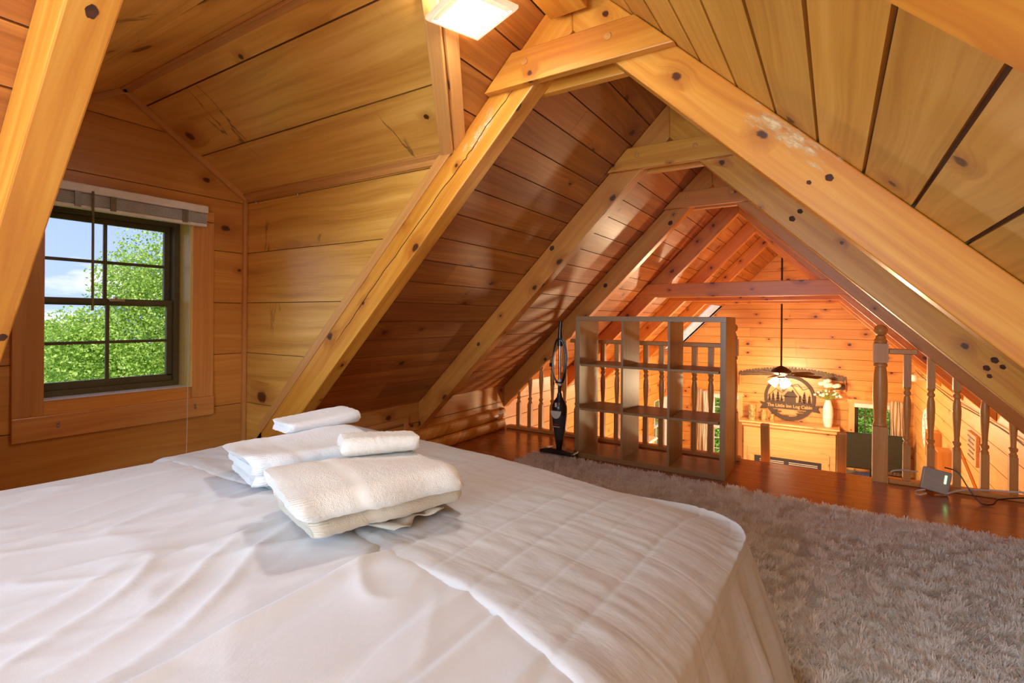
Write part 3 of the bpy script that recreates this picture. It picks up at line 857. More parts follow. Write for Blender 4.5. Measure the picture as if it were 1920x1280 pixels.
# ------------------------------------------------------------------ fabrics
def cloth_mat(name, col, rough=0.85, wrinkle=0.25, scale=9.0, quilt=False, weave=0.15, sheen=0.25):
    m, nt, b = nodemat(name)
    N = nt.nodes; L = nt.links
    b.inputs['Base Color'].default_value = S(col); b.inputs['Roughness'].default_value = rough
    b.inputs['Sheen Weight'].default_value = sheen; b.inputs['Specular IOR Level'].default_value = 0.2
    uv = N.new('ShaderNodeUVMap'); uv.uv_map = 'UVMap'
    n1 = N.new('ShaderNodeTexNoise'); n1.inputs['Scale'].default_value = scale; n1.inputs['Detail'].default_value = 4; n1.inputs['Distortion'].default_value = 0.6
    mp = N.new('ShaderNodeMapping'); mp.inputs['Scale'].default_value = (1.0, 0.45, 1) if not quilt else (1, 2.0, 1)
    L.new(uv.outputs[0], mp.inputs[0]); L.new(mp.outputs[0], n1.inputs['Vector'])
    h = math_node(nt, 'MULTIPLY', n1.outputs[0], wrinkle)
    n2 = N.new('ShaderNodeTexNoise'); n2.inputs['Scale'].default_value = 480; L.new(uv.outputs[0], n2.inputs['Vector'])
    h = math_node(nt, 'ADD', h, math_node(nt, 'MULTIPLY', n2.outputs[0], weave * .06))
    if quilt:
        sp = N.new('ShaderNodeSeparateXYZ'); L.new(uv.outputs[0], sp.inputs[0])
        wob = N.new('ShaderNodeTexNoise'); wob.inputs['Scale'].default_value = 5.0; L.new(uv.outputs[0], wob.inputs['Vector'])
        off = math_node(nt, 'MULTIPLY', math_node(nt, 'SUBTRACT', wob.outputs[0], .5), .02)
        def stitch(coord, pitch, depth, width):
            f = math_node(nt, 'ABSOLUTE', math_node(nt, 'SUBTRACT', math_node(nt, 'FRACT', math_node(nt, 'DIVIDE', math_node(nt, 'ADD', coord, off), pitch)), .5))
            mr = N.new('ShaderNodeMapRange'); mr.interpolation_type = 'SMOOTHSTEP'
            mr.inputs['From Min'].default_value = 0.0; mr.inputs['From Max'].default_value = width / pitch
            mr.inputs['To Min'].default_value = -depth; mr.inputs['To Max'].default_value = 0
            L.new(f, mr.inputs['Value']); return mr.outputs[0]
        h = math_node(nt, 'ADD', h, stitch(sp.outputs[0], .105, .15, .012))
        h = math_node(nt, 'ADD', h, stitch(sp.outputs[1], .155, .08, .010))
        # fine puckers next to the stitching
        n3 = N.new('ShaderNodeTexNoise'); n3.inputs['Scale'].default_value = 55; n3.inputs['Detail'].default_value = 2
        mp3 = N.new('ShaderNodeMapping'); mp3.inputs['Scale'].default_value = (.7, 1.5, 1); L.new(uv.outputs[0], mp3.inputs[0]); L.new(mp3.outputs[0], n3.inputs['Vector'])
        h = math_node(nt, 'ADD', h, math_node(nt, 'MULTIPLY', n3.outputs[0], .10))
    add_bump(nt, b, h, 0.9, 0.012 if not quilt else 0.007)
    return m
M['duvet'] = cloth_mat('white_cotton', (214, 221, 230), wrinkle=.22, scale=14.0)
M['quilt'] = cloth_mat('pale_grey_quilt', (194, 194, 196), quilt=True, wrinkle=.3)
M['linen'] = cloth_mat('mattress_fabric', (220, 218, 214))

def terry(name, col):
    m, nt, b = nodemat(name)
    b.inputs['Base Color'].default_value = S(col); b.inputs['Roughness'].default_value = .95
    b.inputs['Sheen Weight'].default_value = .5; b.inputs['Specular IOR Level'].default_value = 0.1
    tc = nt.nodes.new('ShaderNodeTexCoord')
    vo = nt.nodes.new('ShaderNodeTexVoronoi'); vo.inputs['Scale'].default_value = 420; nt.links.new(tc.outputs['Object'], vo.inputs['Vector'])
    n = nt.nodes.new('ShaderNodeTexNoise'); n.inputs['Scale'].default_value = 120; n.inputs['Detail'].default_value = 6; nt.links.new(tc.outputs['Object'], n.inputs['Vector'])
    h = math_node(nt, 'ADD', math_node(nt, 'MULTIPLY', vo.outputs['Distance'], .6), n.outputs[0])
    uv = nt.nodes.new('ShaderNodeUVMap'); uv.uv_map = 'UVMap'; sp = nt.nodes.new('ShaderNodeSeparateXYZ'); nt.links.new(uv.outputs[0], sp.inputs[0])
    band = math_node(nt, 'GREATER_THAN', math_node(nt, 'ABSOLUTE', math_node(nt, 'SUBTRACT', sp.outputs[0], .36)), .045)
    h = math_node(nt, 'ADD', math_node(nt, 'MULTIPLY', h, math_node(nt, 'ADD', math_node(nt, 'MULTIPLY', band, .92), .08)), math_node(nt, 'MULTIPLY', band, .5))
    rib = math_node(nt, 'MULTIPLY', math_node(nt, 'LESS_THAN', sp.outputs[0], .11), math_node(nt, 'SINE', math_node(nt, 'MULTIPLY', sp.outputs[1], 900.0)))
    h = math_node(nt, 'ADD', h, math_node(nt, 'MULTIPLY', rib, .55))
    add_bump(nt, b, h, .6, .0022)
    return m
M['terry_white'] = terry('white_terry', (226, 228, 232))
M['terry_cream'] = terry('cream_terry', (222, 218, 210))
M['terry_beige'] = terry('beige_terry', (200, 188, 168))

# value noise for geometry wrinkles
_perm = RNG.random((64, 64))
def vnoise(x, y):
    xi = np.floor(x).astype(int); yi = np.floor(y).astype(int)
    fx = x - xi; fy = y - yi; fx = fx * fx * (3 - 2 * fx); fy = fy * fy * (3 - 2 * fy)
    g = lambda a, b: _perm[a % 64, b % 64]
    return (g(xi, yi) * (1 - fx) * (1 - fy) + g(xi + 1, yi) * fx * (1 - fy) + g(xi, yi + 1) * (1 - fx) * fy + g(xi + 1, yi + 1) * fx * fy) - .5

BX0, BX1, BY0, BY1, BZ = -2.10, -.235, -.42, 1.73, .615
def drape(a, b, off, fold=.02, zmin=.05, r=.11, Rc=.17):
    """cloth point (a,b) laid over the bed; off = height above the surface"""
    qx = np.clip(a, BX0 + Rc, BX1 - Rc); qy = np.clip(b, BY0 + Rc, BY1 - Rc)
    vx, vy = a - qx, b - qy
    dist = np.hypot(vx, vy); d = np.maximum(dist, 1e-9); nx, ny = vx / d, vy / d
    s = dist - (Rc - r)
    R = r + off
    arc = r * PI / 2
    ang = np.clip(s / r, 0, PI / 2)
    drop = np.maximum(s - arc, 0)
    th = np.arctan2(ny, nx)
    tcoord = qx - qy + th * .35
    hz = BZ - r - drop
    drop2 = np.where(hz < zmin, drop - (zmin - hz) , drop)
    k = np.minimum(1, drop2 / .25)
    w = fold * k * (np.sin(tcoord * 21 + 1.2 * np.sin(tcoord * 7)) * .7 + np.sin(tcoord * 43 + 2) * .35 + .3)
    rad = np.where(s <= 0, dist, (Rc - r) + R * np.sin(ang)) + .27 * drop2 + w
    x = qx + nx * rad; y = qy + ny * rad
    # crown of the mattress
    e = np.minimum(np.minimum(a - BX0, BX1 - a), BY1 - b)
    crown = -.035 * np.exp(-np.maximum(e, 0) / .16)
    z = np.where(s <= 0, BZ + off, BZ - r + R * np.cos(ang) - drop2)
    low = -.13 * np.clip((a + 2.1) / 1.9, 0, 1) ** 2 * np.exp(-np.clip(BY1 - b, 0, 9) / .42) - .02 * np.exp(-np.clip(BX1 - a, 0, 9) / .35) - .012 * np.exp(-np.clip(BY1 - b, 0, 9) / .5)
    z = z + (crown + low) * np.cos(ang)
    z = np.maximum(z, zmin)
    return x, y, z

def grid_obj(name, X, Y, Z, UVx, UVy, mat, solid=0.0, parent=None):
    ny, nx = X.shape
    me = bpy.data.meshes.new(name)
    co = np.stack([X, Y, Z], -1).reshape(-1, 3)
    idx = np.arange(nx * ny).reshape(ny, nx)
    F = np.stack([idx[:-1, :-1], idx[:-1, 1:], idx[1:, 1:], idx[1:, :-1]], -1).reshape(-1, 4)
    me.vertices.add(len(co)); me.vertices.foreach_set('co', co.ravel())
    me.loops.add(F.size); me.loops.foreach_set('vertex_index', F.ravel())
    me.polygons.add(len(F)); me.polygons.foreach_set('loop_start', np.arange(0, F.size, 4)); me.polygons.foreach_set('loop_total', np.full(len(F), 4))
    me.update(calc_edges=True)
    uvl = me.uv_layers.new(name='UVMap'); uvs = np.stack([UVx, UVy], -1).reshape(-1, 2)[F.ravel()]
    uvl.data.foreach_set('uv', uvs.ravel())
    me.polygons.foreach_set('use_smooth', [True] * len(F))
    me.materials.append(mat); me.validate()
    o = bpy.data.objects.new(name, me); COL.objects.link(o)
    if parent: o.parent = parent; o.matrix_parent_inverse = parent_inv(parent)
    if solid:
        sm = o.modifiers.new('thick', 'SOLIDIFY'); sm.thickness = solid; sm.offset = -1
    return o

# bed body
bed = thing('bed', 'large bed under the white duvet and grey quilt', 'bed', (-1.1, .7, 0))
mb = MB(); mb.aabb(BX0 + .05, BX1 - .05, BY0 + .05, BY1 - .05, .28, .40); o = mb.build('mattress', M['linen'], bed, bevel=.06, seg=5)
mb = MB(); mb.aabb(BX0 + .06, BX1 - .06, BY0 + .05, BY1 - .06, .12, .28); mb.build('box_spring', M['linen'], bed, bevel=.02)
for x in (BX0 + .12, BX1 - .16):
    for y in (BY0 + .1, BY1 - .2):
        mb = MB(); mb.aabb(x, x + .05, y, y + .05, 0, .12, 2); mb.build('leg', M['dgrey'], bed)

def crease(x, c, w, d):
    return -d * np.exp(-((x - c) / w) ** 2) + d * .8 * np.exp(-((x - c - w * 2.4) / (w * 1.8)) ** 2)
a = np.arange(BX0 - .38, BX1 + .40, .008); b = np.arange(BY0 - .12, 1.62, .008)
A, B = np.meshgrid(a, b)
x, y, z = drape(A, B, .006, fold=.03, zmin=.07)
e0 = np.interp(A, [-2.7, -2.17, -1.37, -.97, -.59, -.29, .4], [.84, .85, .86, .80, .755, .68, .58]) + .010 * np.sin(A * 9)
wy = 1 / (1 + np.exp((B - e0 - .035) * 60))
cx = vnoise(B * 2.1 + 5, B * 0 + 1.5) * .05
hz = crease(A + cx, -.81, .008, .011) + crease(A + cx * .7, -1.13, .007, .006) + crease(A - cx * .5, -1.465, .007, .006) + crease(A + cx, -.50, .007, .005) + crease(A, -1.80, .007, .005)
puff = .014 * vnoise(A * 2.2 + 9, B * 1.6 + 3)
def ridges(rot, fu, fv, amp, sharp, ou, ov):
    Ar = A * math.cos(rot) + B * math.sin(rot); Br = -A * math.sin(rot) + B * math.cos(rot)
    n = np.abs(vnoise(Ar * fu + ou, Br * fv + ov + 1.2 * vnoise(Ar * 3 + ov, Br * 3 + ou))) * 2
    m_ = np.clip(vnoise(Ar * 1.3 + ov, Br * 1.7 + ou) * 2 + .45, 0, 1)
    return amp * m_ * np.exp(-n / sharp)
puff += ridges(PI / 2 - .15, 2.0, 9, .010, .35, 3, 8) + ridges(PI / 2 + .35, 3.0, 12, .008, .3, 13, 28) + ridges(PI / 2 - .6, 3.5, 16, .005, .3, 31, 5) + ridges(.2, 3.0, 9, .005, .3, 41, 15)
puff -= ridges(PI / 2 + .1, 1.5, 7, .007, .15, 7, 51)
edge = 0
z = np.where(z > .3, z + (hz + puff + edge) * wy + .008 * wy - .009 * (1 - wy), z)
duvet = grid_obj('duvet', x, y, z, A, B, M['duvet'], solid=.006)
tag(duvet, 'white duvet with long creases spread over the near half of the bed', 'duvet')

# quilt, laid across the foot half, near edge a little skewed
a = np.arange(BX0 - .50, BX1 + .50, .011); tb = np.linspace(0, 1, 160)
A, Tb = np.meshgrid(a, tb)
e0 = np.interp(A, [-2.7, -2.17, -1.37, -.97, -.59, -.29, .4], [.84, .85, .86, .80, .755, .68, .58]) + .010 * np.sin(A * 9)
B = e0 + (BY1 + .50 - e0) * Tb
de = B - e0
off = .014 + .009 * np.clip(de / .035, 0, 1) ** .5 * np.exp(-np.maximum(de - .035, 0) / .2) + .012 * (1 - np.exp(-de / .2))
off = np.where(de < .004, .002, off)
x, y, z = drape(A, B, off, fold=.026, zmin=.03)
puff = .007 * vnoise(A * 3 + 2, B * 3 + 7) + .004 * vnoise(A * 9, B * 22) + .0035 * vnoise(A * 18, B * 50)
pu = np.abs(((A + .0525) / .105) % 1 - .5) * 2
puff = puff - .0035 * np.clip(1 - (1 - pu) / .12, 0, 1)
z = np.where(z > .2, z + puff, z)
quilt = grid_obj('quilt', x, y, z, A, B, M['quilt'], solid=.008)
tag(quilt, 'pale grey stitched quilt covering the foot of the bed and hanging over its corner', 'quilt')

# ------------------------------------------------------------------ towels
def towel(name, c, ang, ln, wd, th, turns, mat, label, tilt=0.0, wave=.006, seed=0, ridge=True, group='folded towels', tiltw=0.0):
    """folded towel: a thick strip folded back on itself, seen end on at its near end"""
    rg = np.random.default_rng(seed)
    lay = th / turns
    t = lay * .98
    # centreline of the folds in (w, z)
    pts = []
    n = 10
    for k in range(turns):
        zc = lay * (k + .5)
        x0, x1 = (-wd / 2 + lay / 2, wd / 2 - lay / 2)
        seg = np.linspace(x0, x1, 14) if k % 2 == 0 else np.linspace(x1, x0, 14)
        for sx in seg: pts.append((sx, zc))
        if k < turns - 1:
            cx = x1 if k % 2 == 0 else x0; sg = 1 if k % 2 == 0 else -1
            for q in range(1, 7):
                an = -PI / 2 + PI * q / 7
                pts.append((cx + sg * lay / 2 * math.cos(an), zc + lay / 2 + lay / 2 * math.sin(an)))
    P = np.array(pts)
    d = np.gradient(P, axis=0); d /= np.linalg.norm(d, axis=1)[:, None]; nn = np.stack([-d[:, 1], d[:, 0]], 1)
    h = t / 2
    prof = []
    prof += [tuple(p) for p in (P + nn * h)]
    # rounded end
    e = P[-1]; dd = d[-1]; nv = nn[-1]
    for q in range(1, 6):
        an = PI / 2 - PI * q / 6; prof.append(tuple(e + dd * h * math.cos(an) + nv * h * math.sin(an)))
    prof += [tuple(p) for p in (P - nn * h)[::-1]]
    e = P[0]; dd = -d[0]; nv = -nn[0]
    for q in range(1, 6):
        an = PI / 2 - PI * q / 6; prof.append(tuple(e + dd * h * math.cos(an) + nv * h * math.sin(an)))
    prof = np.array(prof)
    m = len(prof); L = 34
    us = np.linspace(-ln / 2, ln / 2, L)
    V = []
    for u in us:
        s = 1.0
        e = min(u + ln / 2, ln / 2 - u)
        inset = 1 - .10 * math.exp(-e / .008)
        # the two woven bands are flatter
        bnd = math.exp(-((u + ln * .16) / .012) ** 2) * .05 if ridge else 0
        zz = prof[:, 1] - th / 2
        w = prof[:, 0] * (1 + .03 * math.sin(u * 30 + seed)) * (1 - bnd * .4)
        sag = (1 + .10 * math.sin(u * 14 + seed) * (prof[:, 1] / th)) * (1 - bnd)
        zz = zz * inset * sag + th / 2
        ww = -w * inset
        uu = u + (prof[:, 1] - th / 2) * tilt + .006 * np.sin(prof[:, 1] * 90 + seed) * (1 if u < 0 else .4)
        zz = zz + wave * np.sin(ww * 17 + u * 9 + seed) * (prof[:, 1] / th) + tiltw * ww
        # rounded long edges: pull outer corners down
        V.append(np.stack([uu, ww, np.maximum(zz, .0)], 1))
    V = np.array(V)
    V += (rg.random(V.shape) - .5) * .0022
    ca, sa = math.cos(ang), math.sin(ang)
    mb = MB()
    Wd = np.empty_like(V); Wd[..., 0] = c[0] + V[..., 0] * ca - V[..., 1] * sa; Wd[..., 1] = c[1] + V[..., 0] * sa + V[..., 1] * ca; Wd[..., 2] = c[2] + V[..., 2]
    mb.v = [tuple(p) for p in Wd.reshape(-1, 3)]
    for i in range(L - 1):
        for k in range(m):
            k2 = (k + 1) % m
            mb.f.append((i * m + k, i * m + k2, (i + 1) * m + k2, (i + 1) * m + k))
    # end caps as strips between the two sides of the fold
    nP = len(P)
    for i, rev in ((0, False), (L - 1, True)):
        for k in range(nP - 1):
            top0, top1 = k, k + 1
            bot0, bot1 = nP + 5 + (nP - 1 - k), nP + 5 + (nP - 1 - k - 1)
            q = (i * m + top0, i * m + top1, i * m + bot1, i * m + bot0)
            mb.f.append(q[::-1] if rev else q)
        q = [i * m + nP - 1 + j for j in range(7)]; mb.f.append(tuple(q if not rev else q[::-1]))
        q = [i * m + (2 * nP + 5 - 1 + j) % m for j in range(7)]; mb.f.append(tuple(q if not rev else q[::-1]))
    arc = np.concatenate([[0], np.cumsum(np.linalg.norm(np.diff(prof, axis=0), axis=1))])
    mb.uv = [[((q // m) / (L - 1) if ridge else .7, arc[q % m]) for q in f] for f in mb.f]; mb.r = [0.0] * len(mb.f); mb.mi = [0] * len(mb.f)
    o = mb.build(name, M[mat], smooth=True)
    tag(o, label, 'towel', group)
    return o
TZ = BZ + .033
A1 = math.radians(73)
towel('folded_towel', (-.99, .905, TZ), A1, .38, .26, .048, 2, 'terry_beige', 'beige folded towel at the bottom of the right towel stack', seed=1, wave=.004)
towel('folded_towel', (-.965, .865, TZ + .047), A1 - .06, .385, .265, .062, 2, 'terry_cream', 'thick cream bath towel with a woven band, on top of the beige towel', seed=2, tilt=-.5)
towel('rolled_washcloth', (-1.06, 1.0, TZ + .108), math.radians(56), .20, .11, .042, 2, 'terry_cream', 'small cream washcloth lying on the thick cream bath towel', seed=3, wave=.004, ridge=False, group='folded washcloths')
towel('folded_towel', (-1.40, 1.03, TZ), A1, .38, .26, .035, 2, 'terry_white', 'bluish white towel at the bottom of the left towel stack', seed=4, wave=.003)
towel('folded_towel', (-1.40, 1.02, TZ + .034), A1 + .03, .40, .265, .052, 2, 'terry_white', 'white towel with a smooth band, second in the left stack', seed=5, tilt=-.5)
towel('rolled_washcloth', (-1.55, 1.17, TZ + .086), math.radians(82), .27, .115, .042, 2, 'terry_white', 'small bluish white washcloth on top of the left towel stack', seed=6, wave=.005, ridge=False, group='folded washcloths')
# corner of a thin cloth peeping out below the right stack
u_ = np.linspace(0, 1, 30); v_ = np.linspace(0, 1, 12); U_, V_ = np.meshgrid(u_, v_)
grid_ = grid_obj('face_cloth', -1.0 + .13 * U_ * 0 + .16 * V_ + .012 * np.sin(U_ * 9), .80 + .17 * U_ + .04 * V_, TZ - .004 + .004 * np.sin(U_ * 16) * V_ - .006 * V_, U_, V_, M['terry_beige'], solid=.003)
tag(grid_, 'thin beige cloth with a wavy edge peeping out under the right towel stack', 'towel')

# ------------------------------------------------------------------ rug
def rug():
    m, nt, b = nodemat('shag_wool')
    at = nt.nodes.new('ShaderNodeAttribute'); at.attribute_name = 'rnd'
    r = nt.nodes.new('ShaderNodeValToRGB'); r.color_ramp.elements[0].color = S((224, 220, 210)); r.color_ramp.elements[1].color = S((255, 255, 255))
    nt.links.new(at.outputs['Fac'], r.inputs[0]); nt.links.new(r.outputs[0], b.inputs['Base Color'])
    b.inputs['Roughness'].default_value = .9; b.inputs['Sheen Weight'].default_value = .4
    tl = nt.nodes.new('ShaderNodeBsdfTranslucent'); nt.links.new(r.outputs[0], tl.inputs[0])
    mx = nt.nodes.new('ShaderNodeMixShader'); mx.inputs[0].default_value = .5
    nt.links.new(b.outputs[0], mx.inputs[1]); nt.links.new(tl.outputs[0], mx.inputs[2]); nt.links.new(mx.outputs[0], nt.nodes['Material Output'].inputs[0])
    root = thing('shag_rug', 'cream shag rug on the loft floor beside and beyond the bed', 'rug', (-.4, 2, 0))
    X0, X1, Y0, Y1 = -2.08, 1.10, 1.0, 3.6
    mb = MB(); mb.aabb(X0 + .01, X1 - .01, Y0, Y1 - .02, .001, .012); mb.build('backing', M['white_paint'], root)
    n = 250000
    px = RNG.uniform(X0, X1, n * 2); py = RNG.uniform(Y0, Y1, n * 2)
    skew = (px + .4) * -.045
    # keep what the bed does not cover, more of the pile towards the camera side
    keep = ~((px < -.45) & (py < 1.55)); px, py, skew = px[keep][:n], py[keep][:n], skew[keep][:n]
    n = len(px)
    py = py + skew * ((py - Y0) / (Y1 - Y0))
    px = np.minimum(px + vnoise(px * 30, py * 30) * .02, X1)
    clump = vnoise(px * 27 + 3, py * 27); clump2 = vnoise(px * 5 + 30, py * 5 + 11)
    dirn = RNG.uniform(0, 2 * PI, n) * .35 + clump * 9 + clump2 * 6
    lean = .012 + .014 * RNG.random(n) ; hgt = .019 + .013 * RNG.random(n) + clump * .018
    wdt = .0013 + .0013 * RNG.random(n)
    ox, oy = np.cos(dirn), np.sin(dirn); sx, sy = -oy, ox
    P = np.empty((n, 6, 3))
    for k, (f, hh, ww) in enumerate(((0, 0.0, 1.0), (.45, .62, 1.0), (1.0, 1.0, .45))):
        cx = px + ox * lean * f; cy = py + oy * lean * f; cz = .008 + hgt * hh
        P[:, 2 * k, 0] = cx - sx * wdt * ww; P[:, 2 * k, 1] = cy - sy * wdt * ww; P[:, 2 * k, 2] = cz
        P[:, 2 * k + 1, 0] = cx + sx * wdt * ww; P[:, 2 * k + 1, 1] = cy + sy * wdt * ww; P[:, 2 * k + 1, 2] = cz
    co = P.reshape(-1, 3); co[:, 0] = np.minimum(co[:, 0], XR - .005)
    base = np.arange(n)[:, None] * 6
    F = np.concatenate([base + np.array([[0, 1, 3, 2]]), base + np.array([[2, 3, 5, 4]])], 1).reshape(-1, 4)
    me = bpy.data.meshes.new('pile')
    me.vertices.add(len(co)); me.vertices.foreach_set('co', co.ravel())
    me.loops.add(F.size); me.loops.foreach_set('vertex_index', F.ravel())
    me.polygons.add(len(F)); me.polygons.foreach_set('loop_start', np.arange(0, F.size, 4)); me.polygons.foreach_set('loop_total', np.full(len(F), 4))
    me.update(calc_edges=True)
    at = me.attributes.new('rnd', 'FLOAT', 'FACE'); at.data.foreach_set('value', np.repeat(np.clip(RNG.random(n) * .8 + .3 + clump2 * .3 + clump * .3, 0, 1), 2))
    me.materials.append(m)
    o = bpy.data.objects.new('pile', me); COL.objects.link(o); o.parent = root; o.matrix_parent_inverse = parent_inv(root); o['kind'] = 'stuff'
rug()

# ------------------------------------------------------------------ bookcase
def bookcase():
    root = thing('cube_bookcase', 'empty grey-brown cube bookcase with nine compartments in front of the railing', 'bookcase', (-1.21, 3.97, 0))
    x0, x1, y0, y1, z1 = -1.785, -.64, 3.80, 4.19, 1.14
    t = .038; ti = .018
    for x in (x0, x1 - t):
        mb = MB(); mb.aabb(x, x + t, y0, y1, 0.001, z1 - t, 2); mb.build('side_panel', M['shelf'], root, bevel=.0015)
    mb = MB(); mb.aabb(x0, x1, y0, y1, z1 - t, z1, 0); mb.build('top_panel', M['shelf'], root, bevel=.0015)
    mb = MB(); mb.aabb(x0 + t, x1 - t, y0, y1, 0.001, t, 0); mb.build('bottom_panel', M['shelf'], root, bevel=.0015)
    for k in (1, 2):
        x = x0 + t + (x1 - x0 - 2 * t) * k / 3
        mb = MB(); mb.aabb(x - ti / 2, x + ti / 2, y0 + .002, y1, t, z1 - t, 2); mb.build('divider', M['shelf'], root, bevel=.001)
    for r in (1, 2):
        z = t + (z1 - 2 * t) * r / 3
        for k in range(3):
            w = (x1 - x0 - 2 * t) / 3; a = x0 + t + w * k
            mb = MB(); mb.aabb(a + ti / 2, a + w - ti / 2, y0 + .003, y1, z - ti / 2, z + ti / 2, 0); mb.build('shelf', M['shelf'], root, bevel=.001)
bookcase()

# unseen lamp and stand added around the fill light behind the camera
t_ = thing('nightstand', 'small pine nightstand right of the bed head', 'table', (.42, -.95, 0))
mb = MB(); mb.aabb(.25, .59, -1.12, -.78, .34, .37, 0); mb.build('top', M['mantel'], t_, bevel=.004)
for x in (.27, .54):
    for y in (-1.10, -.83):
        mb = MB(); mb.aabb(x, x + .03, y, y + .03, .001, .34, 2); mb.build('leg', M['mantel'], t_)
t_ = thing('table_lamp', 'small glass globe lamp on the nightstand', 'lamp', (.42, -.95, .37))
mb = MB(); mb.lathe([(.06, .371), (.06, .385), (.015, .40), (.012, .50), (.03, .51)], (.42, -.95, 0), 20); mb.build('base', M['bronze'], t_, smooth=True)
m_, nt_, b_ = nodemat('clear_glass_chimney'); nt_.nodes.remove(b_)
_t = nt_.nodes.new('ShaderNodeBsdfTransparent'); _t.inputs[0].default_value = (.97, .96, .94, 1); nt_.links.new(_t.outputs[0], nt_.nodes['Material Output'].inputs[0])
mb = MB(); mb.lathe([(.03, .51), (.09, .56), (.10, .62), (.09, .68), (.05, .72)], (.42, -.95, 0), 20, cap=False); mb.build('lamp_shade', m_, t_, smooth=True)

# ------------------------------------------------------------------ stick vacuum
def vacuum():
    x, y = -1.875, 3.70
    root = thing('stick_vacuum', 'black upright stick vacuum standing left of the bookcase', 'vacuum cleaner', (x, y, 0))
    mb = MB()
    prof = [(-.15, 0), (.15, 0), (.15, .035), (.06, .05), (-.06, .055), (-.15, .035)]
    mb.prism([(a, b + .002) for a, b in prof], (x, y - .06, .026), (1, 0, 0), (0, 0, 1), (0, 1, 0), .11)
    fh = mb.build('floor_head', M['black'], root, bevel=.012)
    mb = MB(); mb.aabb(x - .14, x + .14, y - .064, y - .058, .032, .042); mb.build('bumper', M['metal'], fh)
    mb = MB(); mb.lathe([(.02, .07), (.03, .12), (.035, .15)], (x, y, 0), 16); mb.build('neck', M['black'], root, smooth=True)
    mb = MB(); mb.lathe([(.032, .15), (.048, .24), (.058, .32), (.06, .345)], (x, y, 0), 24); cup = mb.build('dust_cup', M['dgrey'], root, smooth=True)
    mb = MB()
    n = 14; pts = [(.056 * math.cos(a), .03 * math.sin(a)) for a in [2 * PI * k / 24 for k in range(24)]]
    # half-moon window
    P = [(-.047 + .094 * k / 12, 0.0) for k in range(13)] + [(.047 * math.cos(PI * k / 12), -.062 * math.sin(PI * k / 12)) for k in range(1, 12)]
    mb.prism(P, (x, y - .059, .385), (1, 0, 0), (0, 0, 1), (0, -1, 0), .006); mb.build('window', M['lgrey'], cup, bevel=.002)
    mb = MB(); mb.lathe([(.06, .345), (.062, .39), (.06, .42), (.042, .46), (.022, .49), (.018, .52)], (x, y, 0), 24); mh = mb.build('motor_housing', M['black'], root, smooth=True)
    mb = MB(); mb.aabb(x - .009, x + .009, y - .065, y - .055, .415, .45); mb.build('label_plate', M['lgrey'], mh, bevel=.003)
    mb = MB(); mb.aabb(x - .018, x + .018, y - .058, y - .05, .272, .280); mb.build('red_lettering', M['red'], cup)
    mb = MB(); mb.aabb(x - .03, x + .03, y - .056, y - .048, .255, .260); mb.build('grey_lettering', M['lgrey'], cup)
    mb = MB(); mb.tube([(x, y, .51), (x, y, .60)], .014, 12); mb.build('lower_tube', M['black'], root, smooth=True)
    mb = MB(); mb.lathe([(.014, .58), (.018, .59), (.018, .62), (.014, .63)], (x, y, 0), 16); mb.build('collar', M['lgrey'], root, smooth=True)
    mb = MB(); mb.tube([(x, y, .60), (x, y, .92)], .011, 12); mb.build('metal_tube', M['metal'], root, smooth=True)
    mb = MB()
    mb.tube([(x, y, .90), (x, y, .96), (x, y, 1.02), (x + .006, y, 1.095)], [.022, .019, .015, .013], 12)
    mb.build('handle', M['black'], root, smooth=True)
    # cord wound in a long loop around handle hook and lower hook
    mb = MB()
    pts = []
    for q in range(41):
        a = 2 * PI * q / 40
        pts.append((x + .055 * math.cos(a), y - .012 + .006 * math.sin(3 * a), .765 + .17 * math.sin(a) + (.02 * math.sin(a) if math.sin(a) > 0 else 0)))
    mb.tube(pts, .006, 8)
    pts = [(p[0] * 1.0 + .008 * math.copysign(1, p[0] - x), p[1] + .012, p[2] + .006) for p in pts]
    mb.tube(pts, .006, 8)
    mb.build('power_cord', M['black'], root, smooth=True)
    mb = MB(); mb.aabb(x - .03, x + .03, y - .02, y + .01, .60, .612); mb.build('cord_hook', M['black'], root, bevel=.003)
    mb = MB(); mb.aabb(x - .085, x - .06, y - .02, y + .0, .73, .76); mb.build('cord_clip', M['black'], root, bevel=.003)
vacuum()

# ------------------------------------------------------------------ railing
def turned(mb, x, y, z0, z1, w, zb0, zb1, rmax):
    """turned spindle between squares"""
    h = zb1 - zb0
    P = []
    raw = [(0, .9), (.03, .95), (.05, .7), (.075, .7), (.10, .98), (.135, .98), (.15, .66), (.18, .62), (.30, .72), (.5, .92), (.66, 1.0), (.78, .88), (.83, .7), (.85, .66), (.87, .92), (.905, .92), (.93, .66), (.95, .66), (.97, .92), (1, .92)]
    for f, rr in raw: P.append((rr * rmax, zb0 + h * f))
    return P

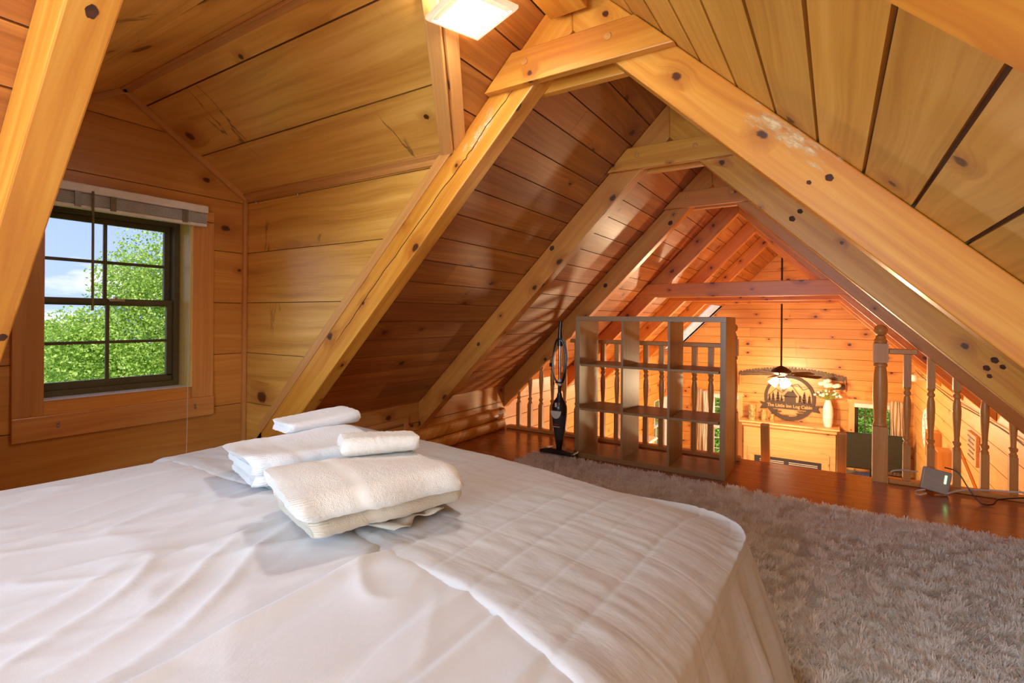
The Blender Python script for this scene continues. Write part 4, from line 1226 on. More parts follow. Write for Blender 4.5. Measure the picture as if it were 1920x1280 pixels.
def rail_section(root, xs, x0, x1, newel_x, ztop, right=False):
    y = 4.43
    mb = MB(); mb.aabb(x0, x1, y - .04, y + .04, .001, .032, 0); mb.build('base_rail', M['baluster'], root, bevel=.006)
    if not right:
        mb = MB(); mb.aabb(LU + .93 + .02, newel_x - .044, y - .03, y + .03, .892, .93, 0)
    else:
        mb = MB(); mb.aabb(newel_x + .044, RU - K * .93 + .0, y - .03, y + .03, .892, .93, 0)
    mb.build('top_rail', M['baluster'], root, bevel=.006)
    for x in xs:
        ztop = min(.892, (x - LU) if not right else (RU - x) / K)
        g = bpy.data.objects.new('x', None)
        mb = MB()
        w = .021
        r = random.random()
        zb0, zb1 = .27, .67
        mb.aabb(x - w, x + w, y - w, y + w, .03, min(zb0, ztop + w), 2, r)
        P = turned(mb, x, y, .03, ztop, w, zb0, zb1, .024)
        if ztop > zb1:
            mb.lathe(P, (x, y, 0), 18, r, cap=False)
            zt = ztop + (0.0 if ztop >= .892 else .018)
            mb.aabb(x - w, x + w, y - w, y + w, zb1, zt, 2, r)
        elif ztop > zb0:
            Q = []
            for i, (rr, z) in enumerate(P):
                if z <= ztop: Q.append((rr, z))
                else:
                    r0, z0 = P[i - 1]; f = (ztop - z0) / (z - z0); Q.append((r0 + (rr - r0) * f, ztop)); break
            Q.append((Q[-1][0], ztop + .015))
            mb.lathe(Q, (x, y, 0), 18, r)
        mb.build('baluster', M['baluster'], root, smooth=True)
        bpy.data.objects.remove(g)
    # newel
    mb = MB(); w = .0435; r = random.random()
    mb.aabb(newel_x - w, newel_x + w, y - w, y + w, .001, .385, 2, r)
    mb.lathe([(.030, .382), (.042, .388), (.043, .40), (.038, .41), (.036, .42), (.040, .50), (.0435, .60), (.0425, .68), (.038, .76), (.034, .79), (.0335, .80), (.041, .805), (.041, .82), (.034, .828), (.03, .832)], (newel_x, y, 0), 28, r, cap=False)
    mb.aabb(newel_x - w, newel_x + w, y - w, y + w, .83, .965, 2, r)
    mb.lathe([(.03, .963), (.038, .970), (.040, .985), (.034, .993), (.030, 1.0), (.030, 1.01), (.026, 1.018)], (newel_x, y, 0), 28, r, cap=False)
    R = .041; prof = [(R * math.cos(a), 1.055 + R * math.sin(a)) for a in [-1.1 + (PI / 2 + 1.1) * k / 14 for k in range(15)]]
    mb.lathe(prof, (newel_x, y, 0), 28, r)
    mb.build('newel_post', M['baluster'], root, smooth=True, bevel=0)
lr = thing('railing', 'turned wood railing behind the bookcase and vacuum', 'railing', (-1.8, 4.43, 0), 'loft railings')
rail_section(lr, [-2.70, -2.57, -2.445, -2.32, -2.19, -2.06, -1.93, -1.80, -1.665, -1.53, -1.40, -1.263, -1.13, -.99, -.86], XL + .03, -.63, -.70, .93)
rr_ = thing('railing', 'short turned wood railing right of the ladder opening, under the right slope', 'railing', (.7, 4.43, 0), 'loft railings')
rail_section(rr_, [.42, .548, .682, .82, .955], .32, XR - .01, .27, .93, right=True)

# ladder standing below the opening
ld = thing('ladder', 'wooden loft ladder, its two rail tops rising in the opening of the railing', 'ladder', (-.2, 4.56, -2.6))
for x, zt in ((-.475, .285), (.045, .28)):
    mb = MB(); d = Vector((0, -.48, 2.86 + zt - .26)); L_ = Vector((0, 5.15, -2.6))
    mb.box(Vector((x - .03, 5.10, -2.595)), (.062, 0, 0), (0, .07, 0), Vector((0, 4.55 - 5.10, 2.595 + zt)), 2)
    mb.build('ladder_rail', M['baluster'], ld, bevel=.006)
for k in range(8):
    z = -2.4 + k * .30; f = (z + 2.595) / 2.88; yy = 5.10 - .55 * f
    mb = MB(); mb.aabb(-.445, .017, yy + .0, yy + .07, z, z + .03, 0); mb.build('rung', M['baluster'], ld, bevel=.004)

# ------------------------------------------------------------------ router box with cables
M['router'] = plain('grey_metallic_plastic', (168, 158, 146), 0.45, 0.1)
M['led'] = plain('lit_green_light', (190, 235, 190), 0.3, emit=(150, 255, 150), estr=1.6)
rt = thing('network_box', 'small grey box with a green light leaning on the right railing', 'router', (.55, 4.3, 0))
def router():
    c = Vector((.50, 4.27, .0))
    ex = Vector((.93, .05, -.18)).normalized(); ey = Vector((.26, .30, .92)); ey = (ey - ex * ey.dot(ex)).normalized(); ez = ex.cross(ey)
    if ez.y > 0: ez = -ez
    o = Vector((.475, 4.265, .035))
    mb = MB(); mb.box(o - ey * .0, ex * .15, ey * .145, -ez * .03, 0); cse = mb.build('case', M['router'], rt, bevel=.008, seg=3)
    mb = MB(); mb.box(o + ex * .115 + ey * .065 + ez * .002, ex * .012, ey * .055, -ez * .004, 0); mb.build('status_light', M['led'], cse, bevel=.003)
router()
def cable(name, pts, rad, mat, label):
    # smooth with Catmull-Rom
    P = [Vector(p) for p in pts]; out = []
    for i in range(len(P) - 1):
        p0, p1, p2, p3 = P[max(i - 1, 0)], P[i], P[i + 1], P[min(i + 2, len(P) - 1)]
        for q in range(8):
            t = q / 8; out.append(.5 * ((2 * p1) + (-p0 + p2) * t + (2 * p0 - 5 * p1 + 4 * p2 - p3) * t * t + (-p0 + 3 * p1 - 3 * p2 + p3) * t ** 3))
    out.append(P[-1])
    mb = MB(); mb.tube(out, rad, 8)
    tag(mb.build(name, M[mat], smooth=True), label, 'cable')
cable('white_cable', [(.61, 4.22, .035), (.70, 4.30, .05), (.82, 4.36, .055), (.95, 4.37, .065), (1.12, 4.37, .085)], .006, 'lgrey', 'white cable running right from the small grey box along the railing')
cable('white_cable', [(.46, 4.25, .14), (.40, 4.33, .12), (.35, 4.37, .10), (.325, 4.36, .085)], .005, 'lgrey', 'short white cable from the grey box towards the newel post')
cable('white_cable', [(.50, 4.20, .02), (.46, 4.17, .012), (.445, 4.20, .014), (.46, 4.24, .02), (.50, 4.25, .03)], .005, 'lgrey', 'small loop of white cable at the foot of the grey box')
cable('black_cable', [(.60, 4.27, .185), (.66, 4.24, .17), (.71, 4.22, .08), (.76, 4.19, .012), (.82, 4.21, .01), (.86, 4.27, .03), (1.0, 4.33, .05), (1.12, 4.35, .07)], .004, 'black', 'thin black cable looping down from the grey box to the floor')

# ------------------------------------------------------------------ great room: windows and curtains
w2 = window(3, (.30, .86, -1.45, -.36), .03, (0, YG, 0), (1, 0, 0), (0, -1, 0), 3, 4, depth=.06, label='great room window right of the fireplace')
w3 = window(4, (-2.12, -1.62, -1.72, -.40), .03, (0, YG, 0), (1, 0, 0), (0, -1, 0), 3, 3, depth=.06, mat='white_paint', label='great room window left of the fireplace')
w4 = window(5, (9.55, 10.55, -1.5, -.42), .03, (XL, 0, 0), (0, 1, 0), (1, 0, 0), 2, 3, depth=.06, mat='white_paint', label='window in the left wall of the great room')
for (root, a, b_, c_, d_) in ((w2, .30, .86, -1.45, -.36), (w3, -2.12, -1.62, -1.72, -.40)):
    mb = MB(); mb.aabb(a - .09, a, YG - .02, YG, c_ - .09, d_ + .02, 2); mb.build('casing', M['mantel'], root, bevel=.002)
    mb = MB(); mb.aabb(b_, b_ + .09, YG - .02, YG, c_ - .09, d_ + .02, 2); mb.build('casing', M['mantel'], root, bevel=.002)
    mb = MB(); mb.aabb(a - .11, b_ + .11, YG - .022, YG, d_ + .02, d_ + .09, 0); mb.build('casing', M['mantel'], root, bevel=.002)
for (x0, x1, z0, z1, lab) in ((.295, .88, -.40, -.325, 'rolled white shade at the top of the window right of the fireplace'), (-2.13, -1.6, -.44, -.36, 'rolled white shade at the top of the window left of the fireplace')):
    mb = MB(); mb.aabb(x0, x1, YG - .07, YG - .02, z0, z1, 0); tag(mb.build('window_blind', M['white_plastic'], bevel=.01), lab, 'blind', 'great room blinds')
mb = MB(); mb.aabb(-2.13, -1.61, YG - .02, YG - .0, -1.05, -1.0, 0); struct(mb.build('trim_30', M['white_paint'], bevel=.002), 'white rail across the left gable window')

M['curtain'] = cloth_mat('beige_curtain_cloth', (214, 192, 160), wrinkle=.1)
M['curtain_w'] = cloth_mat('white_curtain_cloth', (236, 226, 214), wrinkle=.1)
def curtain(x0, x1, z0, z1, mat, label, y=YG - .13):
    n = 60; u = np.linspace(0, 1, n); zz = np.linspace(z0, z1, 14)
    U_, Z_ = np.meshgrid(u, zz)
    amp = .028 * (1 - .4 * (Z_ - z0) / (z1 - z0))
    X = x0 + (x1 - x0) * U_ + .01 * np.sin(Z_ * 7 + U_ * 9)
    Y = y + amp * np.sin(U_ * 2 * PI * 4.5)
    o = grid_obj('curtain', X, Y, Z_, U_ * .4, Z_, mat, solid=.004)
    tag(o, label, 'curtain', 'great room curtains')
curtain(.80, .99, -1.48, -.24, M['curtain'], 'beige curtain right of the window beside the television')
curtain(-2.39, -2.275, -1.95, -.28, M['curtain'], 'beige outer curtain left of the fireplace, seen through the bookcase')
curtain(-2.255, -2.11, -1.95, -.32, M['curtain_w'], 'white sheer curtain left of the fireplace, seen through the bookcase', y=YG - .10)

# skylight shaft in the left slope
mb = MB()
V = Vector((1, 0, 1)) / R2_; Nn = Vector((1, 0, -1)) / R2_; o = Vector((LB, 0, 0))
def shaft(y0, y1, s0, s1):
    P = lambda y, s, d: o + Vector((0, y, 0)) + V * s - Nn * d
    for (a, b) in (((y0, s0), (y1, s0)), ((y1, s0), (y1, s1)), ((y1, s1), (y0, s1)), ((y0, s1), (y0, s0))):
        p0, p1 = P(a[0], a[1], -.004), P(b[0], b[1], -.004); q0, q1 = P(a[0], a[1], .16), P(b[0], b[1], .16)
        mb.poly([p0, p1, q1, q0])
shaft(9.75, 10.86, .75, 1.97)
sk = mb.build('window_6', M['white_paint']); struct(sk, 'white skylight shaft in the left slope near the far gable')
mb = MB(); mb.box(o + Vector((0, 9.75, 0)) + V * .75 - Nn * .15, (0, 1.11, 0), V * 1.22, Nn * .004)
mb.build('pane', M['glass'], sk)

# ------------------------------------------------------------------ fireplace surround
fp = thing('fireplace', 'pine fireplace surround with mantel shelf and dark electric insert', 'fireplace', (-.72, 10.8, ZF2))
mb = MB(); mb.aabb(-1.53, .08, 10.50, 10.93, -.80, -.765, 0); mb.build('mantel_shelf', M['mantel'], fp, bevel=.006)
mb = MB(); mb.aabb(-1.49, .04, 10.54, 10.93, -.865, -.80, 0); mb.build('crown_moulding', M['mantel'], fp, bevel=.015)
mb = MB(); mb.aabb(-1.46, .02, 10.60, 10.93, ZF2 + .001, -.865, 0); mb.build('body', M['mantel'], fp, bevel=.004)
mb = MB(); mb.aabb(-1.39, -.07, 10.58, 10.60, -1.40, -1.25, 0); mb.aabb(-1.39, -1.27, 10.58, 10.60, -2.4, -1.40, 2); mb.aabb(-.19, -.07, 10.58, 10.60, -2.4, -1.40, 2)
mb.build('inner_frame', M['mantel'], fp, bevel=.003)
mb = MB(); mb.aabb(-1.27, -.19, 10.585, 10.60, -2.1, -1.40); ins = mb.build('insert', M['dgrey'], fp)
for x0, x1 in ((-1.18, -.78), (-.70, -.25)):
    for k in range(3):
        mb = MB(); z = -1.47 - k * .03; mb.aabb(x0, x1, 10.575, 10.585, z, z + .012); mb.build('vent_slot', M['lgrey'], ins)

# candles on the mantel
M['birch'] = plain('golden_bark_candle', (176, 150, 92), 0.35, 0.2, vary=0.6, scale=30)
M['wax'] = plain('cream_wax', (236, 220, 180), 0.5)
for x, r, h, lab in ((-1.325, .066, .285, 'tallest golden bark candle at the left end of the mantel'), (-1.125, .050, .205, 'middle golden bark candle on the mantel'), (-.985, .040, .135, 'shortest golden bark candle on the mantel')):
    t_ = thing('pillar_candle', lab, 'candle', (x, 10.68, -.765), 'pillar candles on the mantel')
    mb = MB(); mb.lathe([(r, -.765), (r, -.765 + h), (r * .86, -.765 + h), (r * .84, -.765 + h - .008)], (x, 10.68, 0), 28, cap=True); mb.build('holder', M['birch'], t_, smooth=True)
    mb = MB(); mb.lathe([(r * .85, -.765 + h - .006), (r * .80, -.765 + h - .001), (.001, -.765 + h - .002)], (x, 10.68, 0), 20)
    wx = mb.build('wax', M['wax'], t_, smooth=True)
    mb = MB(); mb.tube([(x, 10.68, -.767 + h), (x, 10.68, -.753 + h)], .002, 6); mb.build('wick', M['black'], wx)

# vase with white flowers
M['marble'] = plain('white_marble', (236, 228, 222), 0.25, vary=0.16, scale=9)
M['petal'] = plain('white_petal', (244, 240, 226), 0.7)
M['stem'] = plain('green_stem', (110, 130, 50), 0.6, vary=.3)
vs = thing('flower_vase', 'tall white marble vase with white flowers on the mantel', 'vase', (-.10, 10.70, -.765))
mb = MB(); mb.lathe([(.05, -.765), (.058, -.76), (.078, -.66), (.084, -.55), (.078, -.44), (.06, -.36), (.042, -.30), (.038, -.285), (.034, -.29)], (-.10, 10.70, 0), 32); mb.build('vase', M['marble'], vs, smooth=True)
def blob(mb, c, r, seg=10):
    prof = [(r * math.cos(a) * (1 + .06 * math.sin(7 * a)), r * .85 * math.sin(a)) for a in [-PI / 2 + PI * k / 8 for k in range(9)]]
    prof[0] = (.0005, prof[0][1]); prof[-1] = (.0005, prof[-1][1])
    mb.lathe(prof, c, seg, cap=False)
fl = [(-.19, .06, .078), (-.10, .03, .085), (-.12, .11, .07), (.02, .03, .078)]
for dx, dz, r in fl:
    f_ = MB()
    for q in range(9):
        a = q * 2.4; rr = r * .5 * math.sqrt(q / 9)
        blob(f_, (dx + rr * math.cos(a), 10.69 + rr * math.sin(a) * .8, dz - .06 + rr * .3 * math.sin(a * 1.7)), r * .55)
    f_.build('large_blossom', M['petal'], vs, smooth=True)
sm_ = MB(); bud = []
for q in range(22):
    a = random.uniform(-1.25, 1.25); L_ = random.uniform(.12, .24)
    p = (-.10 + math.sin(a) * L_ , 10.70 + random.uniform(-.05, .05), -.285 + math.cos(a) * L_ * .75)
    sm_.tube([(-.10, 10.70, -.30), ((-.10 + p[0]) / 2, 10.70, -.285 + (p[2] + .285) * .6), p], .003, 5)
    bud.append(p)
for dx, dz, r in fl: sm_.tube([(-.10, 10.70, -.30), (dx, 10.69, dz - .07)], .004, 5)
for q in range(26):
    a = random.uniform(-1.3, 1.3); L_ = random.uniform(.05, .17)
    c = Vector((-.10 + math.sin(a) * L_, 10.69, -.29 + math.cos(a) * L_)); d = Vector((math.sin(a), random.uniform(-.5, .5), math.cos(a))) * .05; s_ = Vector((math.cos(a), .3, -math.sin(a))) * .012
    sm_.poly([c, c + d * .5 + s_, c + d, c + d * .5 - s_])
sm_.build('stems', M['stem'], vs)
for p in bud:
    f_ = MB(); blob(f_, p, random.uniform(.02, .032), 8); f_.build('small_blossom', M['petal'], vs, smooth=True)
cable_ = MB()
for (dx, dz) in ((-.2, .21), (-.12, .25), (-.04, .20)):
    cable_.tube([(-.10, 10.70, -.28), (-.11, 10.70, .1), (-.1 + dx * .2, 10.70, dz - .04), (dx + .02, 10.70, dz)], .0025, 5)
cable_.build('curly_twigs', M['stem'], vs)

# ------------------------------------------------------------------ wall saw
def saw():
    root = thing('crosscut_saw', 'antique two-man crosscut saw hung on the far wall above the mantel', 'saw', (-.7, 10.93, .1))
    n = 136
    top = []; bot = []
    x0, x1 = -1.60, .17
    for k in range(n + 1):
        f = k / n; x = x0 + (x1 - x0) * f
        zt = .115 + .125 * (1 - (2 * f - 1) ** 2)
        if k % 4 == 1: zt -= .032
        if k % 12 == 6: zt -= .02
        top.append((x, zt)); bot.append((x, .025 + .055 * (1 - (2 * f - 1) ** 2) + (.0)))
    mb = MB()
    for k in range(n):
        mb.prism([bot[k], bot[k + 1], top[k + 1], top[k]], (0, 10.925, 0), (1, 0, 0), (0, 0, 1), (0, 1, 0), .006)
    mb.build('blade', M['saw'], root)
    for x in (-1.575, .155):
        mb = MB(); mb.tube([(x, 10.92, .05), (x, 10.91, -.02), (x, 10.905, -.15)], [.012, .016, .017], 10); mb.build('handle', M['baluster'], root, smooth=True)
    mb = MB(); mb.aabb(-.03, .15, 10.86, 10.945, -.11, -.02, 0); mb.build('bracket', M['bronze'], root, bevel=.004)
saw()

# ------------------------------------------------------------------ round cabin sign
def sign():
    cx, cz, R = -.72, -.33, .42
    root = thing('round_sign', 'round dark metal cabin sign with trees and banner above the mantel', 'sign', (cx, 10.93, cz))
    Y0 = 10.90
    def flat(poly, y=Y0, t=.01, mb=None):
        m = mb or MB(); m.prism([(cx + a, cz + b) for a, b in poly], (0, y, 0), (1, 0, 0), (0, 0, 1), (0, -1, 0), t); return m
    mb = MB(); n = 64
    for k in range(n):
        a0, a1 = 2 * PI * k / n, 2 * PI * (k + 1) / n
        flat([(R * math.cos(a0), R * math.sin(a0)), (R * math.cos(a1), R * math.sin(a1)), ((R - .052) * math.cos(a1), (R - .052) * math.sin(a1)), ((R - .052) * math.cos(a0), (R - .052) * math.sin(a0))], mb=mb)
    mb.build('ring', M['iron'], root)
    def tree(mb, x, z, w, h):
        for q in range(4):
            ww = w * (1 - q * .2); z0 = z + h * (.12 + q * .2)
            flat([(x - ww, z0), (x + ww, z0), (x, z0 + h * .34)], mb=mb)
        flat([(x - .008, z), (x + .008, z), (x + .008, z + h * .2), (x - .008, z + h * .2)], mb=mb)
    for x, w, h in ((-.33, .035, .16), (-.27, .04, .20), (-.19, .045, .24), (-.13, .03, .15), (.17, .035, .17), (.24, .042, .23), (.32, .035, .18)):
        t_ = MB(); tree(t_, x, -.11, w, h); t_.build('tree_silhouette', M['iron'], root)
    mb = MB()
    flat([(-.08, -.11), (.10, -.11), (.10, .03), (-.08, .03)], mb=mb); flat([(-.10, .02), (.13, .02), (.07, .12), (-.03, .12)], mb=mb); flat([(.04, .11), (.065, .11), (.065, .15), (.04, .15)], mb=mb)
    flat([(-.36, -.112), (.36, -.112), (.33, -.085), (.2, -.075), (.05, -.09), (-.1, -.07), (-.25, -.088), (-.34, -.075)], y=Y0 - .0012, mb=mb)
    mb.build('cabin_silhouette', M['iron'], root)
    mb = MB()
    def line(p, q, w=.008):
        d = Vector((q[0] - p[0], q[1] - p[1])); nrm = Vector((-d.y, d.x)).normalized() * w / 2
        flat([(p[0] - nrm.x, p[1] - nrm.y), (q[0] - nrm.x, q[1] - nrm.y), (q[0] + nrm.x, q[1] + nrm.y), (p[0] + nrm.x, p[1] + nrm.y)], mb=mb)
    for p, q in (((-.37, .0), (-.22, .16)), ((-.22, .16), (-.12, .08)), ((-.12, .08), (.02, .26)), ((.02, .26), (.20, .0)), ((.04, .23), (.14, .26)), ((.14, .26), (.22, .16)), ((.22, .16), (.33, .21)), ((.20, .0), (.27, -.10))):
        line(p, q)
    mb.build('mountain_outline', M['iron'], root)
    mb = MB()
    flat([(-.40, -.10), (.40, -.10), (.40, -.21), (-.40, -.21)], y=Y0 - .004, mb=mb)
    for s in (-1, 1):
        flat([(s * .36, -.13), (s * .50, -.10), (s * .45, -.16), (s * .50, -.24), (s * .36, -.22)], y=Y0 + .003, mb=mb)
    ban = mb.build('banner', M['iron'], root)
    mb = MB()
    for z, a, b in ((-.235, -.34, -.18), (-.235, .12, .34), (-.26, -.32, -.12), (-.275, .10, .32), (-.30, -.28, -.16), (-.305, .12, .28), (-.335, -.24, .0), (-.34, .06, .22)):
        flat([(a, z), (b, z + .004), (b - .02, z - .017), (a + .03, z - .017)], y=Y0 - .0024, mb=mb)
    ch = []
    for k in range(17):
        a = math.radians(215 + 110 * k / 16); ch.append((R * .97 * math.cos(a), R * .97 * math.sin(a)))
    flat([ch[0]] + ch[1:] , mb=mb) if False else None
    for k in range(16):
        flat([ch[k], ch[k + 1], (ch[k + 1][0] * .86, ch[k + 1][1] * .86), (ch[k][0] * .86, ch[k][1] * .86)], y=Y0 - .0018, mb=mb)
    mb.build('lake_ripples', M['iron'], root)
    cu = bpy.data.curves.new('t', 'FONT'); cu.body = 'The Little Inn Log Cabin'; cu.size = .085; cu.align_x = 'CENTER'; cu.align_y = 'CENTER'; cu.extrude = .001; cu.offset = .0012
    to = bpy.data.objects.new('t', cu); COL.objects.link(to)
    bpy.context.view_layer.update()
    me = bpy.data.meshes.new_from_object(to.evaluated_get(bpy.context.evaluated_depsgraph_get()))
    bpy.data.objects.remove(to)
    xs = [v.co.x for v in me.vertices]; sc = .74 / (max(xs) - min(xs))
    me.transform(Matrix.Translation((cx, Y0 - .0155, cz - .155)) @ Matrix.Rotation(PI / 2, 4, 'X') @ Matrix.Diagonal((sc, 1.0, 1, 1)))
    me.materials.clear(); me.materials.append(M['letters'])
    o = bpy.data.objects.new('lettering', me); COL.objects.link(o); o.parent = ban; o['label'] = 'pale cut-out lettering on the banner'
M['letters'] = plain('letter_pine', (232, 168, 96), 0.5)
sign()

# ------------------------------------------------------------------ ceiling fan
def fan():
    fx, fy, dz = -.72, 9.15, 0.0
    root = thing('ceiling_fan', 'dark bronze ceiling fan with lit glass shades on a long rod', 'ceiling fan', (fx, fy, .3))
    mb = MB(); mb.lathe([(.06, 2.34), (.062, 2.24), (.05, 2.20), (.02, 2.185)], (fx, fy, 0), 24); mb.build('canopy', M['bronze'], root, smooth=True)
    mb = MB(); mb.tube([(fx, fy, 2.2), (fx, fy, .35)], .014, 12); mb.build('rod', M['bronze'], root, smooth=True)
    mb = MB(); mb.lathe([(.02, .40), (.05, .385), (.10, .36), (.14, .325), (.145, .30), (.12, .272), (.07, .26), (.05, .235), (.055, .21), (.04, .195)], (fx, fy, 0), 32); mb.build('motor_housing', M['bronze'], root, smooth=True)
    for k in range(5):
        a = math.radians(190 + 72 * k)
        d = Vector((math.cos(a), math.sin(a), 0)); s = Vector((-math.sin(a), math.cos(a), .22)).normalized()
        c = Vector((fx, fy, .262))
        mb = MB(); mb.box(c + d * .10 - s * .012, d * .12, s * .024, (0, 0, .006)); ar = mb.build('blade_arm', M['bronze'], root)
        mb = MB(); P = [(.20, -.05), (.26, -.06), (.56, -.068), (.60, -.05), (.60, .05), (.56, .068), (.26, .06), (.20, .05)]
        mb.prism(P, c + Vector((0, 0, .006)), d, s, d.cross(s), .006); mb.build('blade', M['bronze'], ar)
    for k in range(3):
        a = math.radians(-60 + 120 * k); d = Vector((math.cos(a), math.sin(a), 0))
        c = Vector((fx, fy, .20)) + d * .05; ax = (d * .62 - Vector((0, 0, .78))).normalized()
        mb = MB(); mb.lathe([(.02, 0), (.03, .01), (.05, .04), (.062, .08), (.066, .12), (.07, .13)], c, 20, axis=ax, cap=False)
        mb.build('glass_shade', M['shade_glow'], root, smooth=True)
    mb = MB(); mb.tube([(fx, fy, .2), (fx, fy, .02)], .0025, 6); mb.build('pull_chain', M['bronze'], root)
M['shade_glow'] = plain('lit_fan_glass', (255, 246, 230), .3, emit=(255, 226, 184), estr=22.0)
fan()

# ------------------------------------------------------------------ television and console
M['screen'] = plain('dark_screen', (40, 50, 46), 0.2)
tv = thing('television', 'black flat television on the console right of the fireplace', 'television', (.52, 10.35, -1.4))
mb = MB(); th_ = .06
ctr = Vector((.10, 10.38, -1.36)); ux = Vector((.90, .10, 0)).normalized()
mb.box(ctr, ux * .88, (0, 0, .60), Vector((.1, .9, 0)).normalized() * .03, 0); mb.build('bezel', M['black'], tv, bevel=.004)
mb = MB(); mb.box(ctr + ux * .012 + Vector((0, -.003, .022)), ux * .856, (0, 0, .565), Vector((.1, .9, 0)).normalized() * .003, 0); mb.build('screen', M['screen'], tv)
mb = MB(); mb.aabb(.38, .68, 10.36, 10.50, -1.50, -1.488); mb.aabb(.50, .56, 10.42, 10.44, -1.49, -1.34); mb.build('stand', M['black'], tv)
M['console'] = plain('grey_console_paint', (104, 104, 100), .5)
cs_ = thing('media_console', 'grey media console under the television', 'cabinet', (.5, 10.5, ZF2))
mb = MB(); mb.aabb(.10, 1.09, 10.22, 10.82, ZF2 + .001, -1.50); mb.build('cabinet', M['console'], cs_, bevel=.005)
for x0, x1 in ((.12, .59), (.61, 1.07)):
    mb = MB(); mb.aabb(x0, x1, 10.205, 10.22, ZF2 + .08, -1.55); mb.build('door', M['console'], cs_, bevel=.003)
mb = MB(); mb.aabb(.18, .36, 10.26, 10.34, -1.499, -1.46); tag(mb.build('cable_box', M['metal'], bevel=.004), 'shiny small box on the console in front of the television', 'media box')
mb = MB(); mb.aabb(.60, .80, 10.25, 10.33, -1.499, -1.465); tag(mb.build('cable_box', M['black'], bevel=.004), 'black small box on the right of the console', 'media box')

# ------------------------------------------------------------------ right wall decor
def wallplate(name, y0, y1, z0, z1, label, cat, mats=('mantel', 'lgrey'), t=.03):
    root = thing(name, label, cat, (XR, (y0 + y1) / 2, z0))
    mb = MB(); mb.aabb(XR - t, XR - .001, y0, y1, z0, z1, 1); mb.build('board', M[mats[0]], root, bevel=.003)
    return root
ws = wallplate('wall_sign', 6.27, 6.66, -.22, .06, 'small wooden sign with faint lines of writing on the right wall', 'sign')
for k, (a, b) in enumerate(((.05, .34), (.08, .30), (.05, .33), (.09, .28), (.06, .32))):
    mb = MB(); z = .025 - k * .045; mb.aabb(XR - .034, XR - .029, 6.27 + a, 6.27 + b, z - .012, z); mb.build('line_of_writing', M['saw'], ws)
for y0, z0, z1, lab in ((8.28, -.62, -.28, 'tall wooden wall box on the right wall, farther one'), (7.55, -.66, -.36, 'wooden wall box on the right wall, nearer one')):
    root = thing('wall_box', lab, 'wall shelf', (XR, y0, z0), 'wooden wall boxes')
    mb = MB(); mb.aabb(XR - .13, XR - .001, y0, y0 + .02, z0, z1, 2); mb.aabb(XR - .13, XR - .001, y0 + .24, y0 + .26, z0, z1, 2); mb.aabb(XR - .13, XR - .001, y0 + .02, y0 + .24, z0, z0 + .02, 1); mb.aabb(XR - .13, XR - .001, y0 + .02, y0 + .24, z1 - .02, z1, 1)
    mb.build('frame', M['baluster'], root)
    mb = MB(); mb.aabb(XR - .02, XR - .001, y0 + .02, y0 + .24, z0 + .02, z1 - .02, 2); mb.build('back', M['trim'], root)
root = thing('wall_clock', 'large round clock high on the right wall of the great room', 'clock', (XR, 9.42, -.42))
mb = MB(); mb.lathe([(.27, 0), (.29, .012), (.27, .03), (.25, .032), (.245, .02), (.001, .018)], (XR - .001, 9.42, -.42), 40, axis=(-1, 0, 0)); mb.build('face', M['white_paint'], root, smooth=True)
mb = MB()
for k in range(12):
    a = 2 * PI * k / 12; c = Vector((XR - .024, 9.42 + .2 * math.cos(a), -.42 + .2 * math.sin(a))); d = Vector((0, math.cos(a), math.sin(a)))
    mb.box(c - d * .025, d * .05, Vector((0, -math.sin(a), math.cos(a))) * .012, (-.003, 0, 0))
mb.build('hour_marks', M['black'], root)
mb = MB(); mb.box((XR - .026, 9.415, -.42), (-.003, 0, 0), (0, .01, 0), (0, .05, .15)); mb.box((XR - .026, 9.415, -.42), (-.003, 0, 0), (0, .01, 0), (0, .09, -.03)); mb.build('hands', M['black'], root)
# sloping stair board on the right wall
mb = MB(); mb.box((XR - .03, 7.15, -.30), (.029, 0, 0), (0, 0, .09), (0, -1.5, -.42), 2)
tag(mb.build('stair_trim', M['mantel'], bevel=.003), 'sloping pine board on the right wall below the small sign', 'trim board')
mb = MB(); mb.lathe([(.03, 0), (.045, .03), (.05, .07), (.035, .10)], (XR - .10, 9.95, .20), 16, axis=(0, 0, 1)); mb.aabb(XR - .10, XR - .001, 9.94, 9.96, .23, .25)
tag(mb.build('wall_lamp', M['white_plastic'], smooth=True), 'small white lamp high on the right wall near the corner', 'lamp')
cable('black_cable', [(1.10, 10.5, .33), (1.10, 9.5, .29), (1.10, 8.4, .27), (1.10, 7.2, .25), (1.10, 6.4, .27), (1.10, 5.4, .29), (1.10, 4.7, .27)], .006, 'black', 'dark cord strung along the top of the right wall')

# ------------------------------------------------------------------ great room pieces seen through the bookcase
t_ = thing('side_cabinet', 'pine cabinet by the left wall seen low through the bookcase', 'cabinet', (-2.5, 7.9, ZF2))
mb = MB(); mb.aabb(-2.84, -2.35, 7.3, 7.9, ZF2 + .001, -.74, 2); mb.build('body', M['mantel'], t_, bevel=.005)
mb = MB(); mb.aabb(-2.84, -2.32, 7.27, 7.93, -.74, -.70, 1); mb.build('top', M['white_paint'], t_, bevel=.005)
t_ = thing('sofa', 'light leather sofa by the far left window seen low through the bookcase', 'sofa', (-2.2, 9.9, ZF2))
M['sofa'] = plain('tan_leather', (186, 130, 78), .5)
mb = MB(); mb.aabb(-2.80, -1.9, 9.0, 10.6, ZF2 + .05, -1.95); mb.build('seat', M['sofa'], t_, bevel=.05, seg=3)
mb = MB(); mb.aabb(-2.83, -2.55, 9.0, 10.6, -1.95, -1.45); mb.build('backrest', M['sofa'], t_, bevel=.05, seg=3)

